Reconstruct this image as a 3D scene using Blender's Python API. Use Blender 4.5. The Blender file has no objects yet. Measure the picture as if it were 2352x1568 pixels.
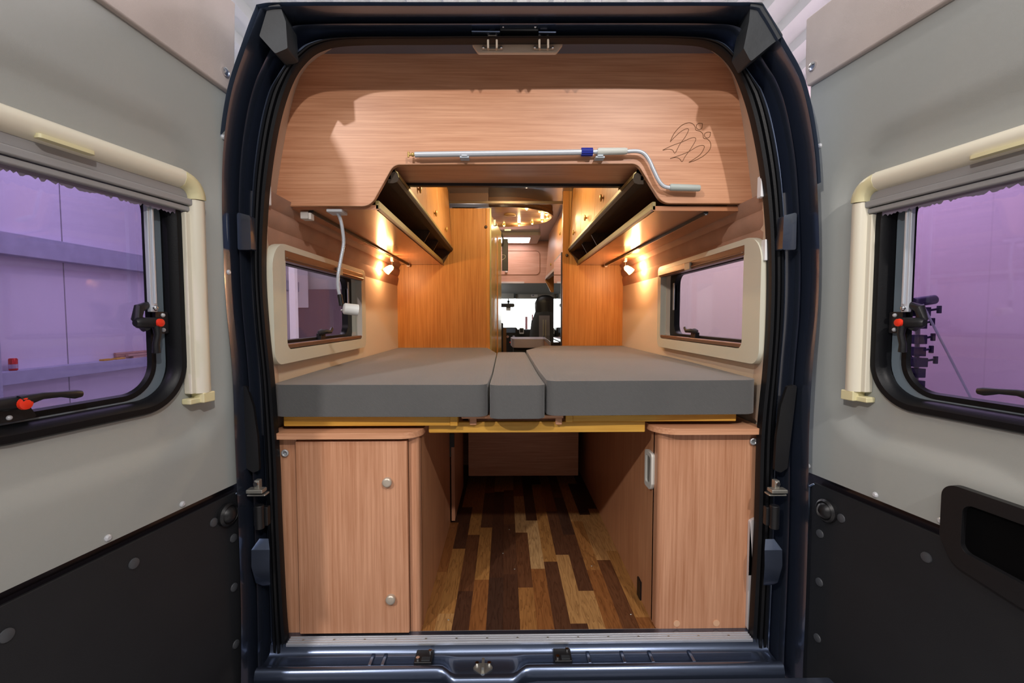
import bpy, bmesh, math, random
from mathutils import Vector, Matrix
from mathutils.geometry import tessellate_polygon
random.seed(7)
C = bpy.context.scene.collection
S = bpy.context.scene
# ------------------------------------------------------------------ camera
FPX = 1045.0
CAM = Vector((-.04, -1.45, 1.02))
TILT, YAW = math.atan(54 / FPX), math.atan(16 / FPX)
FWD = Vector((math.sin(YAW) * math.cos(TILT), math.cos(YAW) * math.cos(TILT), -math.sin(TILT)))
RGT = Vector((math.cos(YAW), -math.sin(YAW), 0)); UPV = RGT.cross(FWD)
cd = bpy.data.cameras.new('camera'); cam = bpy.data.objects.new('camera', cd); C.objects.link(cam)
cd.sensor_width = 36; cd.lens = FPX / 2352 * 36; cd.clip_start = .02
cam.matrix_world = Matrix.Translation(CAM) @ Matrix((RGT, UPV, -FWD)).transposed().to_4x4()
S.camera = cam
def W(px, py, Y):
    "measured point of the photograph at a known depth Y, in metres"
    d = FWD + RGT * (px - 1176) / FPX + UPV * (784 - py) / FPX
    return CAM + d * ((Y - CAM.y) / d.y)
def WZ(px, py, z):
    d = FWD + RGT * (px - 1176) / FPX + UPV * (784 - py) / FPX
    return CAM + d * ((z - CAM.z) / d.z)
def WX(px, py, x):
    d = FWD + RGT * (px - 1176) / FPX + UPV * (784 - py) / FPX
    return CAM + d * ((x - CAM.x) / d.x)
# ------------------------------------------------------------------ light
S.view_settings.view_transform = 'Standard'; S.view_settings.look = 'None'
S.view_settings.exposure = 0.0; S.view_settings.gamma = 1.0; S.view_settings.use_curve_mapping = False
wd = bpy.data.worlds.new('world'); S.world = wd; wd.use_nodes = True
wd.node_tree.nodes['Background'].inputs[0].default_value = (.80, .80, .85, 1)
wd.node_tree.nodes['Background'].inputs[1].default_value = .24
def area(name, loc, target, size, power, col=(1, 1, 1), size_y=None):
    l = bpy.data.lights.new(name, 'AREA'); l.energy = power; l.color = col; l.size = size
    l.shape = 'DISK'
    if size_y: l.shape = 'RECTANGLE'; l.size_y = size_y
    o = bpy.data.objects.new(name, l); C.objects.link(o); o.location = loc
    o.rotation_euler = (Vector(target) - Vector(loc)).to_track_quat('-Z', 'Y').to_euler(); return o
def point(name, loc, power, col, r=.02):
    l = bpy.data.lights.new(name, 'POINT'); l.energy = power; l.color = col; l.shadow_soft_size = r
    o = bpy.data.objects.new(name, l); C.objects.link(o); o.location = loc; return o
area('garage_lamp_light', (-1.95, -3.0, 2.95), (0, .3, 1.1), .10, 64, (1, .93, .89))
area('garage_lamp_light', (1.05, -3.0, 2.95), (0, .3, 1.1), .10, 50, (1, .93, .89))
area('garage_fill_light', (0, -2.6, 3.8), (0, -2.2, 0), 3.4, 66, (1, .97, .95), 1.6)  # unseen fill added to light the open doors
area('garage_fill_light', (-3.2, 3.0, 3.9), (-4.2, 3.0, 0), 1.2, 190, (.95, .95, 1), 4)  # added fill for the left garage wall
area('garage_fill_light', (1.7, 4.6, 3.6), (2.4, 4.6, 1.0), .5, 75, (1, .95, .94), 3.5)  # added fill aimed at the pale partition on the right
area('garage_fill_light', (2.6, 2.5, 3.9), (3.4, 2.5, 0), .8, 230, (1, .95, .96), 4)  # added fill for the right garage wall

# ------------------------------------------------------------------ materials
def nm(name):
    m = bpy.data.materials.new(name); m.use_nodes = True
    nt = m.node_tree; return m, nt, nt.nodes['Principled BSDF']
def sr(c):
    return tuple(((v / 255) / 12.92 if v / 255 < .04045 else ((v / 255 + .055) / 1.055) ** 2.4) for v in c)
def mat(name, rgb, rough=.5, metal=0, bump=0, bscale=200, coat=0, var=0, spec=.5):
    m, nt, b = nm(name); c = sr(rgb)
    b.inputs['Base Color'].default_value = (*c, 1); b.inputs['Roughness'].default_value = rough
    b.inputs['Metallic'].default_value = metal; b.inputs['Coat Weight'].default_value = coat
    b.inputs['Coat Roughness'].default_value = .08; b.inputs['Specular IOR Level'].default_value = spec
    tc = nt.nodes.new('ShaderNodeTexCoord'); n = nt.nodes.new('ShaderNodeTexNoise')
    n.inputs['Scale'].default_value = bscale; nt.links.new(tc.outputs['Object'], n.inputs['Vector'])
    if bump:
        bp = nt.nodes.new('ShaderNodeBump'); bp.inputs['Strength'].default_value = bump; bp.inputs['Distance'].default_value = .002
        nt.links.new(n.outputs['Fac'], bp.inputs['Height']); nt.links.new(bp.outputs['Normal'], b.inputs['Normal'])
    if var:
        n2 = nt.nodes.new('ShaderNodeTexNoise'); n2.inputs['Scale'].default_value = 9; n2.inputs['Detail'].default_value = 6
        nt.links.new(tc.outputs['Object'], n2.inputs['Vector'])
        r = nt.nodes.new('ShaderNodeValToRGB'); r.color_ramp.elements[0].position = .3; r.color_ramp.elements[1].position = .7
        r.color_ramp.elements[0].color = (*[v * (1 - var) for v in c], 1); r.color_ramp.elements[1].color = (*[min(1, v * (1 + var)) for v in c], 1)
        nt.links.new(n2.outputs['Fac'], r.inputs['Fac']); nt.links.new(r.outputs['Color'], b.inputs['Base Color'])
    return m
def wood(name, light, dark, axis='z', rough=.38, fine=1.0):
    m, nt, b = nm(name); L = nt.links.new
    tc = nt.nodes.new('ShaderNodeTexCoord'); mp = nt.nodes.new('ShaderNodeMapping')
    sc = {'x': (3.2, 150, 150), 'y': (150, 3.2, 150), 'z': (150, 150, 3.2)}[axis]
    mp.inputs['Scale'].default_value = tuple(s * fine for s in sc); L(tc.outputs['Object'], mp.inputs['Vector'])
    n = nt.nodes.new('ShaderNodeTexNoise'); n.inputs['Scale'].default_value = 1; n.inputs['Detail'].default_value = 7
    n.inputs['Roughness'].default_value = .65; n.inputs['Distortion'].default_value = .25; L(mp.outputs['Vector'], n.inputs['Vector'])
    mp2 = nt.nodes.new('ShaderNodeMapping'); mp2.inputs['Scale'].default_value = tuple((s * .12 if s > 10 else s * .7) for s in sc)
    L(tc.outputs['Object'], mp2.inputs['Vector'])
    n2 = nt.nodes.new('ShaderNodeTexNoise'); n2.inputs['Scale'].default_value = 1; n2.inputs['Detail'].default_value = 2; L(mp2.outputs['Vector'], n2.inputs['Vector'])
    ad = nt.nodes.new('ShaderNodeMath'); ad.operation = 'MULTIPLY_ADD'; ad.inputs[1].default_value = .4; L(n2.outputs['Fac'], ad.inputs[0]); L(n.outputs['Fac'], ad.inputs[2])
    r = nt.nodes.new('ShaderNodeValToRGB'); r.color_ramp.elements[0].position = .50; r.color_ramp.elements[1].position = .88
    r.color_ramp.elements[0].color = (*sr(dark), 1); r.color_ramp.elements[1].color = (*sr(light), 1)
    L(ad.outputs[0], r.inputs['Fac']); L(r.outputs['Color'], b.inputs['Base Color'])
    b.inputs['Roughness'].default_value = rough; b.inputs['Specular IOR Level'].default_value = .4
    bp = nt.nodes.new('ShaderNodeBump'); bp.inputs['Strength'].default_value = .12; bp.inputs['Distance'].default_value = .0008
    L(n.outputs['Fac'], bp.inputs['Height']); L(bp.outputs['Normal'], b.inputs['Normal']); return m
def emis(name, rgb, st):
    m, nt, b = nm(name); b.inputs['Base Color'].default_value = (*sr(rgb), 1)
    b.inputs['Emission Color'].default_value = (*sr(rgb), 1); b.inputs['Emission Strength'].default_value = st; return m
def glass(name, rgb, gloss=.06):
    m, nt, b = nm(name); nt.nodes.remove(b); L = nt.links.new
    o = nt.nodes['Material Output']; t = nt.nodes.new('ShaderNodeBsdfTransparent'); t.inputs[0].default_value = (*sr(rgb), 1)
    g = nt.nodes.new('ShaderNodeBsdfGlossy'); g.inputs['Roughness'].default_value = .03; g.inputs[0].default_value = (.8, .8, .85, 1)
    x = nt.nodes.new('ShaderNodeMixShader'); x.inputs[0].default_value = gloss
    L(t.outputs[0], x.inputs[1]); L(g.outputs[0], x.inputs[2]); L(x.outputs[0], o.inputs[0]); return m
beech_x = wood('beech_across', (216, 162, 126), (184, 126, 90), 'x')
beech_z = wood('beech_upright', (210, 156, 122), (178, 122, 88), 'z')
beech_y = wood('beech_lengthwise', (214, 160, 120), (178, 122, 84), 'y')
honey_z = wood('honey_upright', (206, 150, 86), (170, 112, 54), 'z')
honey_y = wood('honey_lengthwise', (206, 158, 88), (176, 122, 56), 'y')
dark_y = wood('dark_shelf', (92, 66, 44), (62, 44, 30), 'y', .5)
pine = wood('pine', (226, 176, 78), (196, 140, 48), 'x', .45, .6)
paint = mat('dark_blue_paint', (100, 112, 136), .27, .9, coat=.8, bscale=600, bump=.02)
paint_l = mat('outer_blue_paint', (126, 142, 166), .3, .7, coat=.9)
dbrown = mat('door_edge_paint', (40, 36, 42), .4, .3, coat=.4)
rubber = mat('black_rubber', (16, 17, 20), .42, bump=.1, spec=.22)
rubber_g = mat('grey_rubber', (36, 40, 44), .65, bump=.5, bscale=60, var=.3)
blackp = mat('black_plastic', (20, 20, 22), .42, bump=.1)
boardb = mat('charcoal_board', (34, 35, 38), .6, spec=.3, bump=.25, bscale=500, var=.06)
panelg = mat('door_panel_plastic', (160, 163, 159), .55, bump=.15, bscale=900)
headfelt = mat('door_header_felt', (188, 176, 170), .85, bump=.3, bscale=700, var=.05)
cream = mat('cream_plastic', (226, 220, 200), .35)
creamy = mat('yellowed_cream_plastic', (222, 214, 170), .35)
creamg = mat('window_surround_plastic', (208, 206, 188), .4)
greyp = mat('grey_plastic', (150, 150, 150), .45)
steelband = mat('blue_grey_metal', (110, 124, 134), .4, .3)
bronze = mat('bronze_rail', (128, 98, 78), .35, .5)
alu = mat('aluminium', (196, 198, 204), .36, .6)
alup = mat('silver_tube', (206, 212, 220), .3, .35)
chrome = mat('chrome', (220, 220, 222), .12, 1)
brass = mat('brass', (200, 170, 104), .4, .6)
screwm = mat('screw_white', (196, 198, 202), .3, .1)
red = mat('red_button', (232, 52, 24), .4)
bluep = mat('blue_sleeve', (30, 44, 150), .4)
zincm = mat('galvanised', (168, 166, 158), .4, .8, var=.15)
lining = mat('wall_lining', (206, 186, 166), .8, bump=.2, bscale=500)
liningw = mat('cream_lining', (216, 200, 178), .7)
feltbr = mat('brown_felt', (170, 130, 108), .95, bump=.4, bscale=400, var=.1)
ceilm = mat('ceiling_lining', (206, 196, 170), .8, bump=.1)
headl = mat('cab_headliner', (140, 146, 146), .8)
fabric_t = None
def mattress_mat():
    m, nt, b = nm('mattress_fabric'); L = nt.links.new
    tc = nt.nodes.new('ShaderNodeTexCoord'); mp = nt.nodes.new('ShaderNodeMapping'); mp.inputs['Rotation'].default_value = (0, .75, 0)
    L(tc.outputs['Object'], mp.inputs['Vector'])
    w = nt.nodes.new('ShaderNodeTexWave'); w.inputs['Scale'].default_value = 85; w.inputs['Distortion'].default_value = 1.5; L(mp.outputs['Vector'], w.inputs['Vector'])
    n = nt.nodes.new('ShaderNodeTexNoise'); n.inputs['Scale'].default_value = 500; L(tc.outputs['Object'], n.inputs['Vector'])
    a = nt.nodes.new('ShaderNodeMath'); a.operation = 'ADD'; L(w.outputs['Fac'], a.inputs[0]); L(n.outputs['Fac'], a.inputs[1])
    bp = nt.nodes.new('ShaderNodeBump'); bp.inputs['Strength'].default_value = .35; bp.inputs['Distance'].default_value = .0015
    L(a.outputs[0], bp.inputs['Height']); L(bp.outputs['Normal'], b.inputs['Normal'])
    n2 = nt.nodes.new('ShaderNodeTexNoise'); n2.inputs['Scale'].default_value = 4; L(tc.outputs['Object'], n2.inputs['Vector'])
    r = nt.nodes.new('ShaderNodeValToRGB'); r.color_ramp.elements[0].color = (*sr((78, 78, 78)), 1); r.color_ramp.elements[1].color = (*sr((92, 91, 90)), 1)
    L(n2.outputs['Fac'], r.inputs['Fac']); L(r.outputs['Color'], b.inputs['Base Color'])
    b.inputs['Roughness'].default_value = .9; b.inputs['Sheen Weight'].default_value = .25; return m
fabric = mattress_mat()
seatg = mat('seat_grey', (112, 108, 110), .9, bump=.3, bscale=300)
seatd = mat('seat_dark', (44, 46, 48), .85, bump=.3, bscale=300)
stripe = mat('seat_stripe', (150, 146, 126), .8)
purple = glass('purple_tinted_pane', (192, 182, 208), .06)
sidegl = glass('side_pane', (222, 214, 222), .05)
clearg = glass('windscreen_glass', (240, 244, 244), .03)
mirrorm = mat('mirror_glass', (215, 215, 210), .02, 1)
glow_w = emis('warm_lamp', (255, 190, 110), 22)
glow_y = emis('spot_lamp', (255, 226, 130), 16)
glow_c = emis('ceiling_lamp_glow', (255, 240, 150), 2.2)
glowpan = emis('white_glow_panel', (255, 255, 255), 3.5)
def plank_floor():
    m, nt, b = nm('vinyl_plank_floor'); L = nt.links.new; N = nt.nodes.new
    def mth(op, a, bb=None, c=None):
        n = N('ShaderNodeMath'); n.operation = op
        for i, v in enumerate((a, bb, c)):
            if v is None: continue
            if isinstance(v, (int, float)): n.inputs[i].default_value = v
            else: L(v, n.inputs[i])
        return n.outputs[0]
    tc = N('ShaderNodeTexCoord'); sx = N('ShaderNodeSeparateXYZ'); L(tc.outputs['Object'], sx.inputs[0])
    X = mth('DIVIDE', mth('ADD', sx.outputs[0], 5.02), .0585); col = mth('FLOOR', X)
    w1 = N('ShaderNodeTexWhiteNoise'); w1.noise_dimensions = '1D'; L(col, w1.inputs['W'])
    Y = mth('ADD', mth('DIVIDE', sx.outputs[1], .46), mth('MULTIPLY', w1.outputs['Value'], 7.3)); row = mth('FLOOR', Y)
    w2 = N('ShaderNodeTexWhiteNoise'); w2.noise_dimensions = '2D'
    cb = N('ShaderNodeCombineXYZ'); L(col, cb.inputs[0]); L(row, cb.inputs[1]); L(cb.outputs[0], w2.inputs['Vector'])
    r = N('ShaderNodeValToRGB'); r.color_ramp.interpolation = 'CONSTANT'
    cols = [(84, 54, 38), (168, 116, 64), (110, 70, 44), (188, 142, 88), (74, 50, 38), (150, 96, 52), (200, 160, 108), (96, 62, 42), (176, 126, 70)]
    r.color_ramp.elements[0].color = (*sr(cols[0]), 1); r.color_ramp.elements[1].position = 1 / 9; r.color_ramp.elements[1].color = (*sr(cols[1]), 1)
    for i in range(2, 9):
        e = r.color_ramp.elements.new(i / 9); e.color = (*sr(cols[i]), 1)
    L(w2.outputs['Value'], r.inputs['Fac'])
    ofs = N('ShaderNodeVectorMath'); ofs.operation = 'MULTIPLY_ADD'; L(tc.outputs['Object'], ofs.inputs[0]); ofs.inputs[1].default_value = (30, 3.0, 1)
    sc = N('ShaderNodeVectorMath'); sc.operation = 'SCALE'; L(w2.outputs['Color'], sc.inputs[0]); sc.inputs['Scale'].default_value = 40; L(sc.outputs[0], ofs.inputs[2])
    n = N('ShaderNodeTexNoise'); n.inputs['Scale'].default_value = 1.0; n.inputs['Detail'].default_value = 3; L(ofs.outputs[0], n.inputs['Vector'])
    rings = mth('FRACT', mth('MULTIPLY', n.outputs['Fac'], 9.0)); rg = mth('POWER', rings, 2.2)
    n3 = N('ShaderNodeTexNoise'); n3.inputs['Scale'].default_value = 8; n3.inputs['Detail'].default_value = 5; L(ofs.outputs[0], n3.inputs['Vector'])
    fac = mth('MULTIPLY_ADD', rg, .42, mth('MULTIPLY', n3.outputs['Fac'], .35))
    mx = N('ShaderNodeMixRGB'); mx.blend_type = 'MULTIPLY'; L(fac, mx.inputs[0]); L(r.outputs['Color'], mx.inputs[1]); mx.inputs[2].default_value = (.22, .14, .09, 1)
    L(mx.outputs[0], b.inputs['Base Color']); b.inputs['Roughness'].default_value = .42
    return m
floorm = plank_floor()
def sandwich(name, rgb, axis, pitch, rib, depth_dark=.35):
    "painted metal wall panels with seams every pitch metres and small ribs"
    m, nt, b = nm(name); L = nt.links.new; N = nt.nodes.new
    tc = N('ShaderNodeTexCoord'); sx = N('ShaderNodeSeparateXYZ'); L(tc.outputs['Object'], sx.inputs[0])
    def mth(op, a, v):
        n = N('ShaderNodeMath'); n.operation = op; L(a, n.inputs[0]); n.inputs[1].default_value = v; return n.outputs[0]
    f = mth('FRACT', mth('DIVIDE', sx.outputs[axis], pitch), 0); seam = mth('LESS_THAN', f, .014 / pitch)
    g = mth('FRACT', mth('DIVIDE', sx.outputs[axis], rib), 0); ribf = mth('LESS_THAN', g, .12)
    mx = N('ShaderNodeMixRGB'); L(seam, mx.inputs[0]); mx.inputs[1].default_value = (*sr(rgb), 1); mx.inputs[2].default_value = (*[v * depth_dark for v in sr(rgb)], 1)
    n2 = N('ShaderNodeTexNoise'); n2.inputs['Scale'].default_value = 1.2
    L(tc.outputs['Object'], n2.inputs['Vector'])
    L(mx.outputs[0], b.inputs['Base Color'])
    bp = N('ShaderNodeBump'); bp.inputs['Strength'].default_value = .4; bp.inputs['Distance'].default_value = .003; L(ribf, bp.inputs['Height']); L(bp.outputs['Normal'], b.inputs['Normal'])
    b.inputs['Roughness'].default_value = .6; return m
# ------------------------------------------------------------------ mesh helpers
def rp(pts, r, n=6):
    "polygon with rounded corners; r scalar or list"
    out = []; N = len(pts)
    for i, p in enumerate(pts):
        ri = r if isinstance(r, (int, float)) else r[i]
        p = Vector(p); a = Vector(pts[i - 1]); b = Vector(pts[(i + 1) % N])
        if ri <= 0: out.append(tuple(p)); continue
        u = (a - p).normalized(); v = (b - p).normalized()
        ang = u.angle(v); d = min(ri / math.tan(ang / 2), (a - p).length * .49, (b - p).length * .49); rr = d * math.tan(ang / 2)
        c = p + (u + v).normalized() * (rr / math.sin(ang / 2)); s, e = p + u * d - c, p + v * d - c
        tot = s.angle_signed(e) if s.length > 1e-9 else 0
        for k in range(n + 1):
            t = -tot * k / n; out.append((c.x + s.x * math.cos(t) - s.y * math.sin(t), c.y + s.x * math.sin(t) + s.y * math.cos(t)))
    return out
def rect(a0, a1, b0, b1): return [(a0, b0), (a1, b0), (a1, b1), (a0, b1)]
def catmull(pts, k=6, closed=False):
    out = []; n = len(pts); P = [Vector(p) for p in pts]
    for i in range(n if closed else n - 1):
        g = (lambda j: P[j % n]) if closed else (lambda j: P[min(max(j, 0), n - 1)])
        p0, p1, p2, p3 = g(i - 1), g(i), g(i + 1), g(i + 2)
        for s in range(k):
            t = s / k
            out.append(.5 * ((2 * p1) + (p2 - p0) * t + (2 * p0 - 5 * p1 + 4 * p2 - p3) * t * t + (3 * p1 - p0 - 3 * p2 + p3) * t ** 3))
    if not closed: out.append(P[-1].copy())
    return out
XZ = lambda Y: (lambda a, b, t: (a, Y + t, b))        # plate standing across the van, growing forward
YZ = lambda X: (lambda a, b, t: (X + t, a, b))        # plate along the side
XY = lambda Z: (lambda a, b, t: (a, b, Z + t))        # lying plate
class MB:
    def __init__(s): s.v = []; s.f = []
    def add(s, vs, fs):
        k = len(s.v); s.v += [tuple(v) for v in vs]; s.f += [tuple(i + k for i in f) for f in fs]; return s
    def box(s, x0, x1, y0, y1, z0, z1, fn=None):
        vs = [(x, y, z) for x in (x0, x1) for y in (y0, y1) for z in (z0, z1)]
        if fn: vs = [fn(*v) for v in vs]
        return s.add(vs, [(0, 1, 3, 2), (4, 6, 7, 5), (0, 4, 5, 1), (2, 3, 7, 6), (0, 2, 6, 4), (1, 5, 7, 3)])
    def loft(s, rings, closed=True, caps=False, wrap=False):
        n = len(rings[0]); vs = [p for r in rings for p in r]; fs = []
        R = len(rings)
        for i in range(R if wrap else R - 1):
            for j in range(n if closed else n - 1):
                a, b = i * n + j, i * n + (j + 1) % n; c, d = ((i + 1) % R) * n + (j + 1) % n, ((i + 1) % R) * n + j
                fs.append((a, b, c, d))
        if caps: fs += [tuple(range(n))[::-1], tuple((R - 1) * n + j for j in range(n))]
        return s.add(vs, fs)
    def tube(s, path, r, n=10, caps=True, closed=False):
        P = [Vector(p) for p in path]; rings = []; up = None
        for i, p in enumerate(P):
            if closed: t = (P[(i + 1) % len(P)] - P[i - 1]).normalized()
            else: t = (P[min(i + 1, len(P) - 1)] - P[max(i - 1, 0)]).normalized()
            if up is None: up = t.orthogonal().normalized()
            up = (up - t * up.dot(t)).normalized(); q = t.cross(up); rr = r[i] if isinstance(r, (list, tuple)) else r
            rings.append([p + (up * math.cos(a) + q * math.sin(a)) * rr for a in (2 * math.pi * k / n for k in range(n))])
        return s.loft(rings, True, caps and not closed, closed)
    def cyl(s, p0, p1, r, n=20, r2=None): return s.tube([p0, p1], [r, r if r2 is None else r2], n)
    def ball(s, c, r, sc=(1, 1, 1), n=14):
        rings = []
        for i in range(n // 2 + 1):
            a = math.pi * i / (n // 2); q = max(math.sin(a), .02)
            rings.append([(c[0] + r * sc[0] * q * math.cos(b), c[1] + r * sc[1] * q * math.sin(b), c[2] + r * sc[2] * math.cos(a)) for b in (2 * math.pi * k / n for k in range(n))])
        return s.loft(rings, True, True)
    def plate(s, outer, holes, fn, t):
        loops = [outer] + list(holes); pts = [p for l in loops for p in l]; n = len(pts)
        tr = tessellate_polygon([[Vector((p[0], p[1], 0)) for p in l] for l in loops])
        vs = [fn(p[0], p[1], 0) for p in pts] + [fn(p[0], p[1], t) for p in pts]
        fs = [tuple(f) for f in tr] + [tuple(i + n for i in f)[::-1] for f in tr]; k = 0
        for l in loops:
            for i in range(len(l)):
                a, b = k + i, k + (i + 1) % len(l); fs.append((a, b, b + n, a + n))
            k += len(l)
        return s.add(vs, fs)
    def sweep(s, path, prof, fn, closed=False, caps=True):
        "path: 2D points; prof: closed list of (offset, t)"
        P = [Vector(p[:2]) for p in path]; n = len(P); rings = []
        for i in range(n):
            if closed: a, b = P[i] - P[i - 1], P[(i + 1) % n] - P[i]
            else: a = P[i] - P[max(i - 1, 0)]; b = P[min(i + 1, n - 1)] - P[i]
            if a.length < 1e-9: a = b
            if b.length < 1e-9: b = a
            a, b = a.normalized(), b.normalized(); na, nb = Vector((-a.y, a.x)), Vector((-b.y, b.x))
            m = (na + nb).normalized(); m = m / max(m.dot(na), .4)
            rings.append([fn(P[i].x + m.x * o, P[i].y + m.y * o, t) for o, t in prof])
        return s.loft(rings, True, caps and not closed, closed)
def mk(name, mb, m, parent=None, bevel=0, seg=2, sharp=35, label=None, kind=None):
    me = bpy.data.meshes.new(name); me.from_pydata([tuple(v) for v in mb.v], [], mb.f); me.validate()
    bm = bmesh.new(); bm.from_mesh(me); bmesh.ops.remove_doubles(bm, verts=bm.verts, dist=1e-6); bmesh.ops.recalc_face_normals(bm, faces=bm.faces); bm.to_mesh(me); bm.free()
    for p in me.polygons: p.use_smooth = True
    me.set_sharp_from_angle(angle=math.radians(sharp)); me.materials.append(m)
    o = bpy.data.objects.new(name, me); C.objects.link(o)
    if parent is not None:
        o.parent = parent
        root = parent
        if not parent.get('local'): 
            off = Vector((0, 0, 0)); q = parent
            while q: off += q.location; q = q.parent
            o.location = -off
        else: o['local'] = True
    if bevel:
        b = o.modifiers.new('bevel', 'BEVEL'); b.width = bevel; b.segments = seg; b.limit_method = 'ANGLE'; b.angle_limit = math.radians(40); b.harden_normals = True
    if label: o['label'] = label
    if kind: o['kind'] = kind
    return o
def tag(o, label, cat, group=None, kind=None):
    o['label'] = label; o['category'] = cat
    if group: o['group'] = group
    if kind: o['kind'] = kind
    return o
def thing(name, loc, label, cat, group=None, kind=None):
    o = bpy.data.objects.new(name, None); C.objects.link(o); o.location = loc; o.empty_display_size = .05
    return tag(o, label, cat, group, kind)
def struct(name, mb, m, bevel=0, label=None, **k):
    o = mk(name, mb, m, None, bevel, **k); o['kind'] = 'structure'
    if label: o['label'] = label
    return o
FZ = -.04                                      # van floor height
GZ = -.72                                      # garage floor height
# ================================================================== GARAGE
gl = sandwich('garage_panel', (226, 218, 232), 1, 1.15, .09)
gr = sandwich('garage_side', (226, 208, 218), 1, 1.15, .15, .9)
struct('floor_garage', MB().box(-4.9, 4.2, -5.5, 9.2, GZ - .1, GZ), mat('garage_concrete', (196, 192, 188), .7, var=.1))
gw = struct('wall_garage_left', MB().box(-4.8, -4.7, -.6, 9.0, GZ, 4.2), gl)
struct('wall_garage_right', MB().box(4.0, 4.1, -.6, 9.0, GZ, 4.2), gr)
fw = MB().plate(rect(-4.8, 4.1, GZ, 4.2), [rect(-1.6, 2.6, GZ + 1.0, GZ + 3.0)], XZ(9.0), .1)
struct('wall_garage_front', fw, mat('garage_front_wall', (220, 218, 222), .6))
struct('window_4', MB().plate(rect(-1.6, 2.6, GZ + 1.0, GZ + 3.0), [], XZ(9.03), .02), glowpan)  # glowing panel added to whiten the view through the windscreen
cg = MB()
prof = []
x = -4.8
while x < 4.1:
    prof += [(x, 4.2), (x + .16, 4.2), (x + .20, 4.12), (x + .30, 4.12), (x + .34, 4.2)]; x += .36
cg.loft([[(a, y, b) for a, b in prof] for y in (-.8, 9.1)], closed=False)
cg.loft([[(a, y, b + .05) for a, b in prof] for y in (-.8, 9.1)], closed=False)
struct('ceiling_garage', cg, mat('white_roof_sheet', (196, 202, 206), .5))
railm = mat('blue_grey_rail', (176, 176, 196), .55, var=.08)
for z0, z1, y0, lab in ((1.60, 1.80, -.6, 'upper horizontal blue-grey steel rail on the panelled garage wall'), (.41, .53, 2.62, 'lower horizontal blue-grey steel ledge on the garage wall, a red can on it')):
    tag(mk('wall_rail', MB().box(-4.70, -4.56, y0, 8.9, z0, z1), railm, None, .004), lab, 'rail')
tag(mk('steel_post', MB().box(-4.69, -4.46, 2.38, 2.60, GZ, 4.1), railm, None, .005), 'vertical steel post against the garage wall at the end of the ledge', 'post')
c = thing('drink_can', (-4.63, 2.85, .53), 'small red drink can standing on the steel ledge of the garage wall', 'can')
mk('can_body', MB().tube([(-4.63, 2.85, .53), (-4.63, 2.85, .538), (-4.63, 2.85, .635), (-4.63, 2.85, .645)], [.026, .032, .032, .026], 20), mat('can_red', (206, 26, 38), .3, .4), c)
mk('can_label', MB().tube([(-4.63, 2.85, .55), (-4.63, 2.85, .59)], [.0325, .0325], 20, False), mat('can_silver', (190, 170, 190), .4, .4), c)
for i in range(7):
    y0 = 4.0 + random.random() * .25
    o = mk('wood_strip', MB().box(-4.69 + (i % 3) * .04, -4.66 + (i % 3) * .04, y0, 5.4, .53 + (i // 3) * .026, .553 + (i // 3) * .026), wood('strip_wood', (220, 180, 160), (170, 120, 110), 'y'))
    tag(o, 'thin wooden strip in the small pile on the garage wall ledge', 'wood strip', 'wooden strips piled on the ledge')
for i, (y, col) in enumerate(((3.78, (210, 160, 40)), (3.95, (220, 170, 60)))):
    tag(mk('clamp_block', MB().box(-4.66, -4.60, y, y + .12, .53, .55), mat('yellow_block', col, .5), None, .004), 'flat yellow block on the ledge ' + ('nearer the red can' if i == 0 else 'against the wooden strips'), 'block')
# dark tall curtain and white frame seen through the left side window
xa, xb = W(640, 700, 8.7).x, W(815, 700, 8.7).x
tag(mk('cloth_screen', MB().box(xa, xb, 8.70, 8.76, GZ, W(740, 664, 8.7).z), mat('mauve_cloth', (128, 108, 118), .9), None, .01), 'dark mauve screen standing beyond the left side window', 'screen')
a, b = W(667, 700, 6.0), W(681, 700, 6.0)
tag(mk('white_post', MB().box(a.x, b.x, 5.96, 6.06, GZ, 2.6), mat('white_post', (240, 236, 240), .5), None, .004), 'narrow white post seen at the near edge of the left side window', 'post')
a, b = W(655, 706, 8.5), W(698, 600, 8.5)
tag(mk('pale_board', MB().box(a.x, b.x, 8.66, 8.695, a.z, b.z), mat('pale_board', (226, 220, 226), .6), None, .004), 'pale board leaning on top of the dark mauve screen behind the white post', 'board')
wp = thing('white_partition', (2.4, 4.4, GZ), 'pale pinkish partition filling the view beyond the right side window', 'partition')
mk('partition_panel', MB().box(2.42, 2.46, 2.3, 8.6, GZ, 2.6), mat('partition_paint', (226, 208, 206), .7), wp)
mk('partition_foot', MB().box(2.34, 2.56, 2.4, 2.5, GZ, GZ + .04), zincm, wp)
# light stand with clamps seen through the right rear-door window
st = thing('clamp_stand', (2.68, 1.5, GZ), 'dark stand with metal clamps stacked up its pole, seen through the right door window', 'stand')
darkm = mat('dark_grip_metal', (58, 50, 84), .4, .6)
mk('pole', MB().cyl((2.69, 1.5, GZ + .25), (2.67, 1.5, 1.10), .014, 12), zincm, st)
for k in range(3):
    a = k * 2.094 + .4; mk('leg', MB().cyl((2.69, 1.5, GZ + .35), (2.69 + .4 * math.cos(a), 1.5 + .4 * math.sin(a), GZ + .01), .011, 10), zincm, st)
for z, w in ((1.06, .10), (.98, .05), (.88, .06), (.80, .05), (.73, .09), (.66, .06), (.58, .06)):
    q = MB().box(2.68 - w * .5, 2.68 + w * .4, 1.46, 1.54, z - .03, z + .03); sg = 1 if int(z * 100) % 3 else -1; q.cyl((2.68, 1.5, z), (2.68 + sg * (w * .8 + .03), 1.48, z + .02 * sg), .008, 8); q.box(2.67 + sg * (w * .8 + .03), 2.69 + sg * (w * .8 + .03), 1.47, 1.49, z - .01, z + .04)
    mk('clamp', q, darkm, st, .004)
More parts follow.
